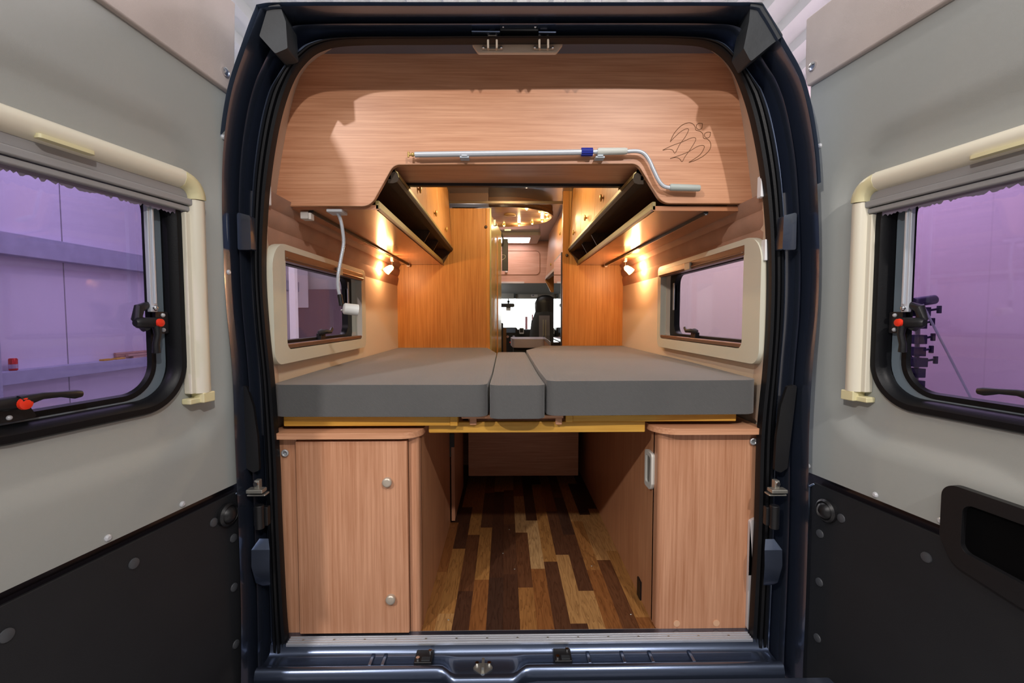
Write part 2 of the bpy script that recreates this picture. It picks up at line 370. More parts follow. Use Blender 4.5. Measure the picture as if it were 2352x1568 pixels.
mk('clamp_loop', MB().tube([(2.60 + .05 * math.cos(a), 1.5, .74 + .045 * math.sin(a)) for a in (i * .39 for i in range(16))], .004, 6, closed=True), darkm, st)
mk('swivel_head', MB().cyl((2.60, 1.46, 1.12), (2.74, 1.46, 1.14), .030, 16).cyl((2.62, 1.5, 1.14), (2.60, 1.5, 1.04), .022, 12), darkm, st, .004)
tag(mk('boom_rod', MB().cyl((2.64, 1.44, 1.11), (3.25, 1.44, .04), .007, 10), alup), 'thin pale rod slanting down from the top of the clamp stand', 'rod')
# ================================================================== VAN SHELL
inner = [(668, 1506), (662, 1478), (655, 1400), (645, 1200), (640, 1060), (628, 880), (616, 760), (608, 640), (610, 520), (620, 400), (640, 280), (668, 190), (700, 140), (740, 112), (810, 100), (1000, 98), (1180, 97),
         (1400, 96), (1560, 98), (1630, 108), (1672, 140), (1700, 190), (1728, 280), (1750, 400), (1762, 520), (1765, 640), (1762, 760), (1755, 860), (1742, 1000), (1736, 1200), (1726, 1400), (1722, 1470), (1720, 1500)]
outer = [(552, 1640), (552, 1560), (552, 1400), (546, 1200), (538, 1000), (532, 850), (518, 700), (512, 580), (508, 450), (512, 330), (530, 210), (562, 110), (592, 30), (606, 16), (680, 12), (1000, 12), (1180, 12),
         (1400, 12), (1660, 12), (1736, 14), (1754, 30), (1795, 100), (1842, 190), (1870, 320), (1880, 450), (1884, 600), (1880, 720), (1868, 850), (1860, 1000), (1858, 1200), (1852, 1400), (1846, 1540), (1846, 1620)]
I3 = [W(*p, 0) for p in inner]; O3 = [W(*p, -.10) for p in outer]
IN = catmull([(p.x, p.z) for p in I3], 6); OU = catmull([(p.x, p.z) for p in O3], 6)
def topness(i): return max(0, min(1, (IN[i].y - 1.70) / .12))
def band(prof_fn, name, m, parent, **k):
    rings = []
    for i in range(len(IN)):
        a, b = IN[i], OU[i]; rings.append([((a.x + (b.x - a.x) * s), y, a.y + (b.y - a.y) * s) for s, y in prof_fn(topness(i))])
    return mk(name, MB().loft(rings, closed=False), m, parent, **k)
body = thing('campervan', (0, 0, GZ), 'dark blue van body framing the open rear doorway, with seal, sill and bumper step', 'van')
def ss(t): return .45 * (1 - t) + .15 * t
band(lambda t: [(ss(t) * f, y) for f, y in ((0, .012), (0, -.002), (.04, -.014), (.22, -.020), (.26, -.010), (.32, -.010), (.36, -.024), (.52, -.026), (.56, -.012), (.62, -.012), (.66, -.024), (.84, -.022), (.90, -.010), (1.0, .0), (1.0, .02))], 'rubber_seal', rubber, body)
def jamb(t):
    s0 = ss(t); L = lambda q: s0 + (1 - s0) * q
    pr = [(0, .012), (.02, -.004), (.12, -.008), (.20, .004), (.24, .034), (.36, .040), (.44, .010), (.48, -.034), (.55, -.046), (.62, -.034), (.66, .010), (.78, .018), (.88, -.04), (.94, -.088), (.98, -.098), (1.04, -.094), (1.10, -.07), (1.14, .0), (1.16, .09)]
    return [(L(q), y) for q, y in pr]
band(jamb, 'door_surround', paint, body, sharp=60)
# outer roof and side skins behind the frame
rings = []
idx = [i for i in range(len(IN)) if OU[i].y > 1.38]
for y in (-.095, .2, 5.2):
    rings.append([(OU[i].x * 1.0 + (.012 if OU[i].x > 0 else -.012), y, OU[i].y + .012) for i in idx])
struct('roof', MB().loft(rings, closed=False), paint_l)
for sgn in (-1, 1):
    nm_ = [i for i in range(len(IN)) if OU[i].y < .84 and OU[i].x * sgn > 0]
    struct('wall_outer_left' if sgn < 0 else 'wall_outer_right', MB().loft([[(OU[i].x + sgn * .012, y, OU[i].y) for i in nm_] for y in (-.07, .2, 5.2)], closed=False), paint_l)
# corner gasket blocks
for sgn, pts in ((-1, [(624, 25), (650, 20), (664, 60), (668, 120), (640, 132), (604, 92)]), (1, [(1716, 16), (1742, 16), (1790, 92), (1762, 112), (1716, 150), (1700, 120), (1712, 60)])):
    pp = [(W(*p, -.07).x, W(*p, -.07).z) for p in pts]
    mk('corner_gasket', MB().plate(rp(pp, .006), [], XZ(-.09), .07), rubber_g, body, .008, 3)
# panel folds on the jambs
for sgn in (-1, 1):
    f = (lambda px: px) if sgn < 0 else (lambda px: 2 * 1187 - px)
    for (x0, x1, y0, y1, tt) in ((546, 576, 488, 574, .03),):
        pp = [(W(f(a), b, -.05).x, W(f(a), b, -.05).z) for a, b in ((x0, y0), (x1, y0 + 8), (x1 + 3, y1), (x0 + 2, y1))]
        mk('jamb_pressing', MB().plate(rp(pp, .006), [], XZ(-.055), .05), paint, body, .005, 3)
    pp = [(W(f(a), b, -.03).x, W(f(a), b, -.03).z) for a, b in ((553, 880), (575, 885), (590, 930), (600, 1000), (604, 1075), (590, 1080), (575, 1070))]
    mk('jamb_recess_cover', MB().plate(rp(pp, .008), [], XZ(-.052), .012), blackp, body, .004)
    # check-strap bracket, bolts and lower hinge
    bx = W(f(597), 1120, -.05)
    q = MB().box(bx.x - .025, bx.x + .025, -.085, -.055, bx.z - .006, bx.z + .006); q.box(bx.x - .008, bx.x + .008, -.07, -.05, bx.z, bx.z + .03); q.box(bx.x - .028, bx.x + .028, -.075, -.045, bx.z - .018, bx.z - .012)
    hb = mk('check_strap_bracket', q, zincm, body, .003)
    mk('bolt', MB().cyl((bx.x, -.075, bx.z + .02), (bx.x, -.06, bx.z + .02), .007, 6), chrome, hb)
    hx = W(f(600), 1185, -.05)
    q = MB().cyl((hx.x, -.06, hx.z - .035), (hx.x, -.06, hx.z + .04), .014, 14); q.box(hx.x - .022, hx.x + .022, -.055, -.035, hx.z - .03, hx.z + .03)
    mk('hinge', q, blackp, body, .003)
    px_ = W(f(608), 1290, -.05)
    q = MB()
    q.loft([[(px_.x + sgn * a * .028 * s - .0, -.045 - .03 * s2, px_.z + z) for a in (-1, -.5, .4, 1)] for z, s, s2 in ((.075, .5, .2), (.05, 1, .9), (0, 1.0, 1.0), (-.06, .8, .6), (-.08, .4, 0))], closed=False)
    mk('jamb_bulge', q, paint, body)
# sill
def gb(x): 
    t = max(0, min(1, (abs(x + .105) - .085) / .05)); t = t * t * (3 - 2 * t); return 1 - t
sp = [(.03, -.03), (-.018, -.036), (-.022, -.060), (-.040, -.066), (-.078, -.064), (-.090, -.052), (-.102, -.048), (-.112, -.052), (-.118, -.068), (-.120, -.12)]
rings = []
for k in range(121):
    x = -.80 + 1.62 * k / 120; g = gb(x)
    rings.append([(x, y - g * .026 * max(0, min(1, (-y - .02) / .08)), z - g * .012 * (1 if y < -.08 else 0)) for y, z in sp])
mk('sill', MB().loft(rings, closed=False), paint, body, sharp=70)
for xx in (-.47, -.43, .22, .33, .42, .55):
    mk('sill_swage', MB().box(xx, xx + .012, -.082, -.03, -.066, -.058), paint, body, .003)
sp2 = [(-.125, -.10), (-.128, -.078), (-.135, -.074), (-.30, -.080), (-.34, -.09), (-.36, -.14), (-.36, -.3)]
rings = [[(-.95 + 1.92 * k / 40, y - gb(-.95 + 1.92 * k / 40) * .028 * (1 if y > -.2 else 0), z) for y, z in sp2] for k in range(41)]
st_ = mk('bumper_step', MB().loft(rings, closed=False), mat('dark_bumper_plastic', (52, 58, 72), .45, bump=.3), body)
for xx in (-.68, -.32, .135, .52):
    mk('bumper_plug', MB().cyl((xx, -.165, -.082), (xx, -.165, -.073), .008, 14), blackp, st_)
q = MB().box(-.748, .772, -.024, .035, -.040, -.032)
for yy in (-.022, -.012, -.002, .008): q.box(-.748, .772, yy, yy + .004, -.032, -.0295)
sl = mk('threshold_strip', q, alu, body, .001)
for k in range(15): mk('screw', MB().cyl((-.70 + k * .10, -.007, -.0335), (-.70 + k * .10, -.007, -.0285), .0032, 10), zincm, sl)
for cx in (-.297, .142):
    bp_ = mk('bump_stop', MB().box(cx - .028, cx + .028, -.086, -.03, -.066, -.048), blackp, body, .003)
    for a, b in ((-.017, -.073), (.017, -.042)): mk('bolt', MB().cyl((cx + a, b, -.049), (cx + a, b, -.041), .006, 12), chrome, bp_)
    mk('pad', MB().box(cx - .006, cx + .022, -.082, -.064, -.05, -.045), rubber_g, bp_, .002)
q = MB().plate(rp([(-.140, -.012), (-.130, .010), (-.088, .010), (-.078, -.012), (-.104, -.038), (-.114, -.038)], .006), [], lambda a, b, t: (a, -.085 + b * .9, -.066 + t), .006)
q.box(-.113, -.105, -.112, -.072, -.062, -.046)
stk = mk('striker_plate', q, zincm, body, .002)
for a in (-.128, -.090): mk('bolt', MB().cyl((a, -.082, -.061), (a, -.082, -.053), .006, 12), chrome, stk)
# roof edge details: latch box and striker hooks
lb = mk('latch_bracket', MB().box(-.055, .062, -.030, .02, W(1190, 70, -.03).z, W(1190, 52, -.03).z), blackp, body, .003)
for a in (-.045, .052): mk('bolt', MB().ball((a, -.031, W(1190, 62, -.03).z), .005), chrome, lb)
hz = W(1190, 72, -.03).z
for a, b in ((-.14, -.055), (.062, .115)): mk('header_step', MB().box(a, b, -.032, .02, hz - .004, hz), paint, body, .001)
for cx in (-.079, .082):
    pc = 1131 if cx < 0 else 1249
    hk = lambda px, py, Y: W(pc + px, py, Y)
    q = MB().tube([hk(-9, 114, .03), hk(-10, 108, .0), hk(-10, 92, -.012), hk(-9, 84, -.014), hk(-6, 81, -.014), hk(6, 81, -.014), hk(9, 84, -.014), hk(10, 92, -.012), hk(10, 108, .0), hk(9, 114, .03)], .0034, 10)
    h = mk('latch_hook', q, mat('hook_steel', (222, 206, 186), .3, .5), body)
    hz = W(pc, 108, .02).z; mk('hook_plate', MB().box(cx - .032, cx + .032, .020, .028, hz - .006, hz + .002), zincm, h, .001)
    for a in (-.028, .028): mk('screw', MB().ball((cx + a, .019, hz - .002), .005), chrome, h)
# ------------------------------------------------------------------ interior lining (trim between seal and fascia)
FAS = [(W(*p, .16).x, W(*p, .16).z) for p in ((630, 474), (637, 420), (645, 365), (653, 319), (663, 262), (674, 215), (686, 178), (704, 150), (730, 128), (765, 110), (805, 96), (900, 88), (1500, 86), (1580, 92), (1625, 108), (1660, 132), (1684, 170), (1700, 230), (1709, 290), (1719, 370), (1730, 466))]
def cast2(poly, c, d):
    best = None
    for k in range(len(poly) - 1):
        p, q = Vector(poly[k]) - c, Vector(poly[k + 1]) - c; e = q - p; den = d.x * e.y - d.y * e.x
        if abs(den) < 1e-12: continue
        tt = (p.x * e.y - p.y * e.x) / den; uu = (p.x * d.y - p.y * d.x) / den
        if tt > 0 and -1e-6 <= uu <= 1 + 1e-6 and (best is None or tt < best): best = tt
    return None if best is None else c + d * best
FOUT = [(-.825, .5)] + [(-.832, 1.2)] + FAS + [(.832, 1.2), (.825, .5)]
rings = []
for i in range(len(IN)):
    p = IN[i]
    if p.y < .66: continue
    c0 = Vector((0, min(p.y, 1.45))); d = (Vector((p.x, p.y)) - c0).normalized(); b = cast2(FOUT, c0, d) or Vector(p)
    rings.append([(p.x, .01, p.y), (p.x * .6 + b.x * .4, .05, p.y * .6 + b.y * .4), (b.x * 1.003, .176, b.y + .004)])
rings = [r for r in rings if r[0][2] > .66]
struct('trim_1', MB().loft(rings, closed=False), lining, sharp=60)
struct('trim_2', MB().plate(rp([(W(x, y, .03).x, W(x, y, .03).z) for x, y in ((1078, 92), (1098, 121), (1278, 121), (1300, 92))], .01), [], XZ(.03), .012), lining, .003)
# small clips on the lining by the doorway
for sgn, px_, py_ in ((-1, 614, 446), (1, 1748, 430), (1, 1757, 575)):
    p = W(px_, py_, .02)
    tag(mk('door_contact', MB().box(p.x - .008, p.x + .008, .005, .03, p.z - .034, p.z + .034), mat('white_clip', (232, 232, 234), .3), None, .003),
        {446: 'white door contact clip on the left edge of the doorway', 430: 'upper white door contact clip on the right edge of the doorway', 575: 'lower white door contact clip on the right edge of the doorway'}[py_], 'clip')
# walls with window holes
WL, WR = -.812, .818
HL = rp(rect(.10, .925, .905, 1.245), .05); HR = rp(rect(.10, .96, .905, 1.262), .05)
def wall(x, hole, name, s):
    q = MB().plate(rect(.17, 5.0, FZ, 1.42) if False else [(.10, FZ), (5.0, FZ), (5.0, 1.42), (.02, 1.42), (.02, .64), (.10, .64)], [hole], YZ(x), s * .05)
    q.loft([[(x + d, y, z) for d, z in ((0, 1.42), (-s * .02, 1.6), (-s * .08, 1.8), (-s * .22, 1.93), (-s * .3, 1.95))] for y in (.17, 5.0)], closed=False)
    return struct(name, q, liningw)
wall(WL, HL, 'wall_left', -1); wall(WR, HR, 'wall_right', 1)
for s, x in ((1, WL), (-1, WR)):              # padded brown felt ledges under the overhead shelf
    q = MB(); yy = (.03, 1.85)
    pf = [(0, 1.25), (.006, 1.275), (.010, 1.30), (.004, 1.315), (.014, 1.33), (.020, 1.36), (.012, 1.375), (.026, 1.395), (.032, 1.42), (0, 1.42)]
    q.loft([[(x + s * d, y, z) for d, z in pf] for y in yy], caps=True)
    struct('trim_%d' % (3 if s > 0 else 4), q, feltbr, sharp=50)
struct('floor_van', MB().box(WL, WR, .03, 5.0, FZ - .03, FZ), floorm)
q = MB().plate(rect(-.82, .82, .18, 5.0), [rect(-.22, .30, 3.45, 3.95)], XY(1.955), .03)
struct('ceiling_van', q, ceilm)
# roof light
rl = thing('rooflight', (.04, 3.7, 1.95), 'bright square rooflight in the ceiling towards the cab', 'skylight')
mk('dome', MB().box(-.16, .24, 3.56, 3.93, 1.905, 1.91), emis('rooflight_glow', (255, 250, 252), 7), rl)
mk('frame', MB().plate(rp(rect(-.26, .34, 3.42, 3.985), .04), [rp(rect(-.16, .24, 3.56, 3.93), .03)], XY(1.895), .058), mat('rooflight_frame', (206, 196, 190), .5), rl, .005)
point('cab_fill_light', (-.45, 4.4, 1.28), 6, (1, .97, .95), .08)  # hidden fill added to brighten the dark cab
# ------------------------------------------------------------------ side windows
def side_window(n, x, s, hole, lab, far_z):
    t = thing('window_%d' % n, (x, .5, 1.07), lab, 'window', kind='structure')
    y0, y1 = (.02, .985) if s > 0 else (.015, 1.01)
    z1 = 1.268 if s > 0 else 1.292
    hy0, hy1 = (.108, .92) if s > 0 else (.125, .965)
    F = YZ(x)
    q = MB().plate(rp(rect(y0, y1, .866, z1), [.05, .04, .03, .09], 8), [rp(rect(hy0, hy1, .912, z1 - .022), [.03, .02, .006, .02], 6)], F, s * .032)
    mk('surround', q, creamg, t, .014, 4)
    q = MB().box(x + s * .004, x + s * .034, hy0 - .005, hy1 + .02, z1 - .056, z1 - .020); q.box(x + s * .006, x + s * .040, hy0, hy1 + .02, z1 - .050, z1 - .042)
    b = mk('blind_rail', q, bronze, t, .003)
    mk('pull_tab', MB().box(x + s * .034, x + s * .044, .56, .62, z1 - .058, z1 - .026), creamg, b, .003)
    mk('lower_rail', MB().box(x + s * .0, x + s * .030, hy0, hy1, .915, .930), bronze, t, .003)
    # outer acrylic pane in a black seal
    q = MB().plate(rp(rect(hy0 - .03, hy1 - .015, .905, z1 - .02), .05), [rp(rect(hy0 + .0, hy1 - .075, .940, z1 - .055), .05)], YZ(x - s * .045), s * .03)
    mk('seal', q, rubber, t, .006)
    q = MB().plate(rp(rect(hy0 - .02, hy1 - .04, .91, z1 - .03), .05), [], YZ(x - s * .055), s * .004); mk('pane', q, sidegl, t)
    q = MB().box(x - s * .028, x - s * .012, hy1 - .075, hy1 - .058, 1.06, 1.20); mk('stay', q, alu, t, .002)
    ym = .50 if s > 0 else .62
    q = MB().tube([(x - s * .01, ym - .03, .955), (x + s * .012, ym - .01, .962), (x + s * .02, ym + .02, .960), (x + s * .018, ym + .045, .975)], [.012, .010, .008, .007], 10); q.box(x - s * .02, x + s * .0, ym - .03, ym + .02, .925, .955); q.ball((x - s * .005, ym - .01, .958), .015)
    mk('latch', q, blackp, t, .002)
    # reveal of the hole
    mk('reveal', MB().sweep(rp(rect(hy0 - .01, hy1 + .01, .908, z1 - .015), .03), [(0, 0), (.006, 0), (.006, -s * .05), (0, -s * .05)], YZ(x), closed=True), creamg, t)
side_window(1, WL, 1, HL, 'left side window with cream surround above the mattress, dark partition beyond', 1.2)
side_window(2, WR, -1, HR, 'right side window with cream surround above the mattress, pale wall beyond', 1.2)
# ================================================================== REAR DOORS
def make_door(s, H, ang, label, edge, head, pull):
    t = thing('van_rear_door', (H[0], H[1], 0), label, 'door', kind='thing'); t['local'] = True
    t.rotation_euler = (0, 0, ang)
    F = lambda u, z, d: (u, s * d, z)
    FT = lambda t0: (lambda u, z, d: (u, s * (t0 + d), z))
    FE = .80
    E = [tuple(p) for p in catmull(edge, 5)]            # hinge edge, top -> bottom, (u, z)
    zt = E[0][1]
    win = rp(rect(.215, .675, .805, 1.345), .12, 10)
    outl = E + [(FE, E[-1][1]), (FE, zt - .02), (FE - .06, zt)]
    mk('door_shell', MB().plate(outl, [rp(rect(.205, .685, .795, 1.39), .09, 10)], FT(-.055), .030), dbrown, t, .006)
    mk('outer_skin', MB().plate([(u - .012, z) for u, z in E] + outl[len(E):], [rp(rect(.205, .685, .795, 1.39), .09, 10)], FT(-.066), .01), paint_l, t, .003)
    # moulded panel around window: rings of matched points
    zb, zh = .517 if s > 0 else .531, head[0]
    pe = [(u + .014, z) for u, z in E if zb + .02 < z < zh - .01]
    outer_p = [(pe[0][0], zh)] + pe + [(pe[-1][0] + .004, zb + .014), (pe[-1][0] + .016, zb), (FE - .03, zb), (FE - .03, head[1])]
    c = Vector((.445, 1.075))
    def cast(poly, a):
        d = Vector((math.cos(a), math.sin(a))); best = None
        for i in range(len(poly)):
            p, q = Vector(poly[i - 1]) - c, Vector(poly[i]) - c; e = q - p; den = d.x * e.y - d.y * e.x
            if abs(den) < 1e-12: continue
            tt = (p.x * e.y - p.y * e.x) / den; uu = (p.x * d.y - p.y * d.x) / den
            if tt > 0 and -1e-6 <= uu <= 1 + 1e-6 and (best is None or tt > best): best = tt
        return c + d * best
    angs = sorted([2 * math.pi * k / 240 for k in range(240)] + [math.atan2(p[1] - c.y, p[0] - c.x) % (2 * math.pi) for p in outer_p])
    rec_o = rp(rect(.050, .80 - .035, .640, 1.545), .16, 12); rec_m = rp(rect(.078, .80 - .05, .672, 1.512), .15, 12); rec_i = rp(rect(.112, .80 - .075, .708, 1.472), .13, 12)
    ringsdef = [(outer_p, -.012, 1), (outer_p, .0, 1), (rec_o, .0, 1), (rec_m, -.004, 1), (rp(rect(.095, .74, .69, 1.492), .14, 12), -.015, 1), (rec_i, -.019, 1), (rp(rect(.20, .69, .79, 1.395), .12, 10), -.019, 1), (rp(rect(.205, .685, .795, 1.39), .09, 10), -.05, 1)]
    rings = []
    for poly, tt, _ in ringsdef:
        rings.append([F(*cast(poly, a), tt + .0) for a in angs])
    mk('upper_panel', MB().loft(rings), panelg, t, sharp=50)
    # header felt panel
    hp = [(E[0][0] + .006, zt - .02)] + [(u + .006, z) for u, z in E[1:] if z > zh + .02] + [(pe[0][0] - .002, zh), (FE - .02, head[1]), (FE - .02, zt - .04), (FE - .08, zt - .02)]
    hpo = mk('header_panel', MB().plate(hp, [], FT(-.012), .026), headfelt, t, .006, 3)
    bu = pe[0][0] + .022
    mk('button', MB().tube([F(bu, zh + .05, .012), F(bu, zh + .05, .02), F(bu, zh + .05, .024)], [.013, .012, .006], 16), chrome, t, label='chrome trim button')
    for (u, z) in ((.055 if s > 0 else .014, 1.545), (.052 if s > 0 else .016, 1.155), (.012, zb + .02), (.232, zb + .012), (.42 if s > 0 else .392, zb + .012)):
        mk('trim_clip', MB().tube([F(u, z, -.002), F(u, z, .003), F(u, z, .006)], [.008, .0075, .004], 14), screwm, t)
    # lower board
    zl = zb - .028
    le = [(u + .042, z) for u, z in E if z < zl - .03]
    lp = [(le[0][0] + .012, zl)] + [(le[0][0], zl - .02)] + le + [(FE - .03, le[-1][1]), (FE - .03, zl)]
    mk('lower_board', MB().plate(lp[:], [], FT(-.014), .008), boardb, t, .002)
    pth = [(u - .006, z) for u, z in lp[1:len(le) + 2]]
    mk('pressed_rib', MB().sweep([(pth[0][0] + .02, pth[0][1] + .016)] + pth, [(-.003, -.012), (-.003, -.003), (.003, -.003), (.003, -.012)], F), paint_l, t, .0015)
    for (u, z) in ((.128, .432), (.058, .352), (.062, .20), (.062, .02), (.36, .437), (.60, .43)):
        mk('board_clip', MB().tube([F(u, z, -.007), F(u, z, -.003), F(u, z, -.001)], [.013, .012, .005], 16), mat('clip_grey', (70, 72, 76), .5), t)
    u, z = .084, .437
    mk('rubber_buffer', MB().tube([F(u, z, -.007), F(u, z, .006), F(u, z, .012), F(u, z, .008), F(u, z, .018), F(u, z, .024)], [.034, .034, .028, .025, .018, .006], 28), blackp, t)
    # window: rubber, steel band, pane
    w0 = rp(rect(.204, .686, .794, 1.39), .11, 12)
    wr = mk('window_rubber', MB().sweep(w0, [(-.012, -.012), (-.008, -.006), (.006, -.006), (.016, -.014), (.022, -.030), (.022, -.05), (-.012, -.05)], F, closed=True), rubber, t)
    mk('window_band', MB().sweep(rp(rect(.228, .662, .802, 1.380), .105, 12), [(0, -.038), (.024, -.042), (.024, -.05), (0, -.05)], F, closed=True), steelband, t)
    mk('inner_seal', MB().sweep(rp(rect(.250, .640, .818, 1.37), .09, 12), [(-.004, -.048), (.002, -.040), (.014, -.040), (.018, -.05)], F, closed=True), rubber, t)
    mk('pane', MB().plate(rp(rect(.235, .655, .808, 1.375), .09, 10), [], FT(-.056), .004), purple, t, label='purple tinted acrylic pane')
    # blind surround rail
    pr = [(-.024, -.019), (-.026, .004), (-.018, .018), (-.004, .023), (.010, .020), (.016, .010), (.017, -.019)]
    FL = lambda u, z, d: F(u, z, d)
    rp_ = [(.158, .815)] + [(.158, 1.335)]
    up = [(.158, .815), (.158, 1.335)]; tp = [(.205, 1.388), (.69, 1.388)]; dn = [(.735, 1.335), (.735, .815)]
    def arc(cx, cz, r, a0, a1, n=8): return [(cx + r * math.cos(a0 + (a1 - a0) * k / n), cz + r * math.sin(a0 + (a1 - a0) * k / n)) for k in range(n + 1)]
    prr = [(-o, d) for o, d in pr]
    mk('blind_side_rail', MB().sweep(up, pr if s else pr, F), cream, t, sharp=50)
    mk('blind_side_rail', MB().sweep(dn, pr, F), cream, t, sharp=50)
    mk('blind_top_rail', MB().sweep(tp, [(o * 1.15 - .0, d * 1.1) for o, d in pr], F), cream, t, sharp=50)
    for (cx, a0, a1) in ((.206, math.pi, math.pi / 2), (.687, math.pi / 2, 0)):
        mk('rail_corner', MB().sweep(arc(cx, 1.338, .049, a0, a1), [(o * 1.12, d * 1.1 + .0008) for o, d in pr], F), creamy, t, sharp=50)
    mk('inner_strip', MB().box(.178, .196, -.019, .006, .815, 1.30, lambda a, b, c2: (a, s * b, c2)), cream, t, .003)
    mk('inner_strip', MB().box(.697, .715, -.019, .006, .815, 1.30, lambda a, b, c2: (a, s * b, c2)), cream, t, .003)
    for u0, u1 in ((.134, .205), (.688, .762)):
        q = MB().box(u0 + .002, u1 - .03 if u0 < .3 else u1, -.019, .022, .788, .816, lambda a, b, c2: (a, s * b, c2)); q.box(u0 + .002, u1, -.019, .010, .788, .803, lambda a, b, c2: (a, s * b, c2))
        mk('rail_end_cap', q, creamy, t, .003)
    q = MB(); bx = lambda a0, a1, b0, b1, c0, c1: q.box(a0, a1, b0, b1, c0, c1, lambda a, b, c2: (a, s * b, c2))
    bx(.176, .717, -.019, .004, 1.335, 1.375); bx(.176, .717, -.019, .012, 1.318, 1.336); bx(.176, .717, -.019, .006, 1.302, 1.316)
    cas = mk('blind_cassette', q, greyp, t, .004, 3)
    q = MB(); rb = random.Random(3)
    n = 110
    top = [F(.178 + .537 * k / n, 1.303, -.006) for k in range(n + 1)]; bot = [F(.178 + .537 * k / n, 1.296 - rb.random() * .008, -.008) for k in range(n + 1)]
    q.loft([top, bot], closed=False); mk('brush', q, mat('brush_grey', (120, 112, 130), .95), cas)
    q = MB().plate(rp([(.43, -.02), (.53, -.02), (.53, .0), (.43, .0)], .006), [], lambda a, b, d: F(a, 1.362 + d, .012 - b * .9), .008); mk('blind_pull', q, creamy, t, .003)
    # stays and latches
    q = MB().box(.262, .280, -.03, -.018, 1.035, 1.30, lambda a, b, c2: (a, s * b, c2)); q.box(.266, .272, -.018, -.014, 1.055, 1.30, lambda a, b, c2: (a, s * b, c2))
    sty = mk('window_stay', q, alup, t, .002)
    mk('stay_screw', MB().ball(F(.270, 1.045, -.016), .007), chrome, sty)
    def latch(kind):
        q = MB()
        P = lambda a, b, d: F(a, b, d)
        if kind == 'side':
            cu, cz = .272, 1.008
            q.plate(rp([(cu - .045, cz - .028), (cu - .010, cz - .028), (cu - .010, cz + .028), (cu - .045, cz + .028)], .004), [], FT(-.036), .010)
            q.tube([P(cu - .01, cz, -.016), P(cu + .045, cz, -.016), P(cu + .052, cz, -.016)], [.014, .013, .008], 14)
            q.tube([P(cu + .002, cz + .004, -.012), P(cu + .0, cz - .03, -.010), P(cu + .006, cz - .055, -.010), P(cu + .004, cz - .075, -.012)], [.011, .008, .008, .009], 12)
            q.tube([P(cu + .01, cz - .012, -.03), P(cu + .035, cz + .012, -.03), P(cu + .028, cz + .036, -.03), P(cu + .004, cz + .046, -.03)], [.014, .012, .012, .008], 10)
            l = mk('window_latch', q, blackp, t, .002)
            mk('release_button', MB().tube([P(cu + .0, cz, -.004), P(cu, cz, .002), P(cu, cz, .004)], [.0105, .0095, .005], 16), red, l, label='red release button')
            for dz in (-.019, .019): mk('rivet', MB().ball(P(cu - .030, cz + dz, -.026), .0055), screwm, l)
        else:
            cu, cz = .556, .853
            if s < 0: cu = .548
            q.plate(rp([(cu - .035, cz - .030), (cu + .04, cz - .030), (cu + .03, cz + .0), (cu - .02, cz + .0)], .004), [], FT(-.040), .016)
            q.tube([P(cu - .012, cz + .006, -.016), P(cu + .045, cz + .006, -.016)], [.014, .012], 14)
            q.tube([P(cu + .004, cz + .008, -.006), P(cu - .03, cz + .014, -.002), P(cu - .06, cz + .012, -.0), P(cu - .085, cz + .008, -.0), P(cu - .097, cz + .007, -.0)], [.012, .007, .006, .0095, .007], 12)
            l = mk('window_latch', q, blackp, t, .002)
            mk('release_button', MB().tube([P(cu, cz + .004, -.002), P(cu, cz + .004, .004), P(cu, cz + .004, .006)], [.012, .011, .006], 16), red, l, label='red release button')
            for du in (.01, .03): mk('rivet', MB().ball(P(cu + du, cz - .022, -.024), .005), screwm, l)
    latch('side'); latch('bottom')
    if pull:
        pp = [(.402, .642), (.70, .634), (.72, .60), (.72, .44), (.70, .420), (.55, .438), (.43, .462), (.402, .515)]
        q = MB().plate(rp(pp, [.03, .02, .02, .03, .03, .05, .04, .02], 8), [rp([(.445, .608), (.68, .604), (.68, .47), (.445, .500)], .02)], FT(-.012), .030)
        pu = mk('door_pull', q, blackp, t, .008, 3)
        mk('pull_recess', MB().plate(rp([(.44, .61), (.68, .61), (.68, .46), (.44, .48)], .01), [], FT(-.001), .006), mat('deep_black', (8, 8, 9), .8, spec=.05), pu)
    return t
eL = [(-.001, 1.972), (.016, 1.674), (.036, 1.496), (.047, 1.239), (.029, 1.059), (.005, .791), (-.011, .51), (-.013, .1), (-.013, -.35)]
eR = [(-.047, 1.972), (-.043, 1.741), (-.032, 1.474), (-.012, 1.305), (-.008, 1.061), (-.016, .75), (-.023, .496), (-.034, .1), (-.040, -.35)]
HLd = Vector((-.850, -.03)); HRd = Vector((.921, -.03))
aL = math.atan2(-.982, -.189); aR = math.atan2(-.398, .069)
make_door(1, HLd, aL, 'left rear van door swung open, grey panel with window and no pull handle', eL, (1.678, 1.735), False)
make_door(-1, HRd, aR, 'right rear van door swung open, with a black recessed pull handle', eR, (1.741, 1.747), True)
# ================================================================== FURNITURE
# overhead rear panel
ov = thing('overhead_locker', (0, .16, 1.41), 'wide beech panel across the top of the doorway with a cut-out and engraved bird emblem', 'cabinet')
fo = FAS + [(.512, 1.424), (.424, 1.560), (-.426, 1.552), (-.508, 1.410)]
mk('front_panel', MB().plate(rp(fo, [0] * len(FAS) + [.05, .04, .04, .05], 8), [], XZ(.16), .018), beech_x, ov, .003)
mk('edge_band', MB().sweep(rp([(.842, 1.424), (.512, 1.424), (.424, 1.560), (-.426, 1.552), (-.508, 1.410), (-.842, 1.410)], [0, .05, .04, .04, .05, 0], 8), [(0, -.0005), (.0025, -.0005), (.0025, .0185), (0, .0185)], XZ(.16)), mat('edge_band', (176, 126, 90), .4), ov)
sf = mk('bottom_board', MB().box(-.44, .44, .178, .395, 1.556, 1.574), beech_x, ov)
mk('back_board', MB().box(-.70, .70, .395, .410, 1.556, 1.95), dark_y, ov)
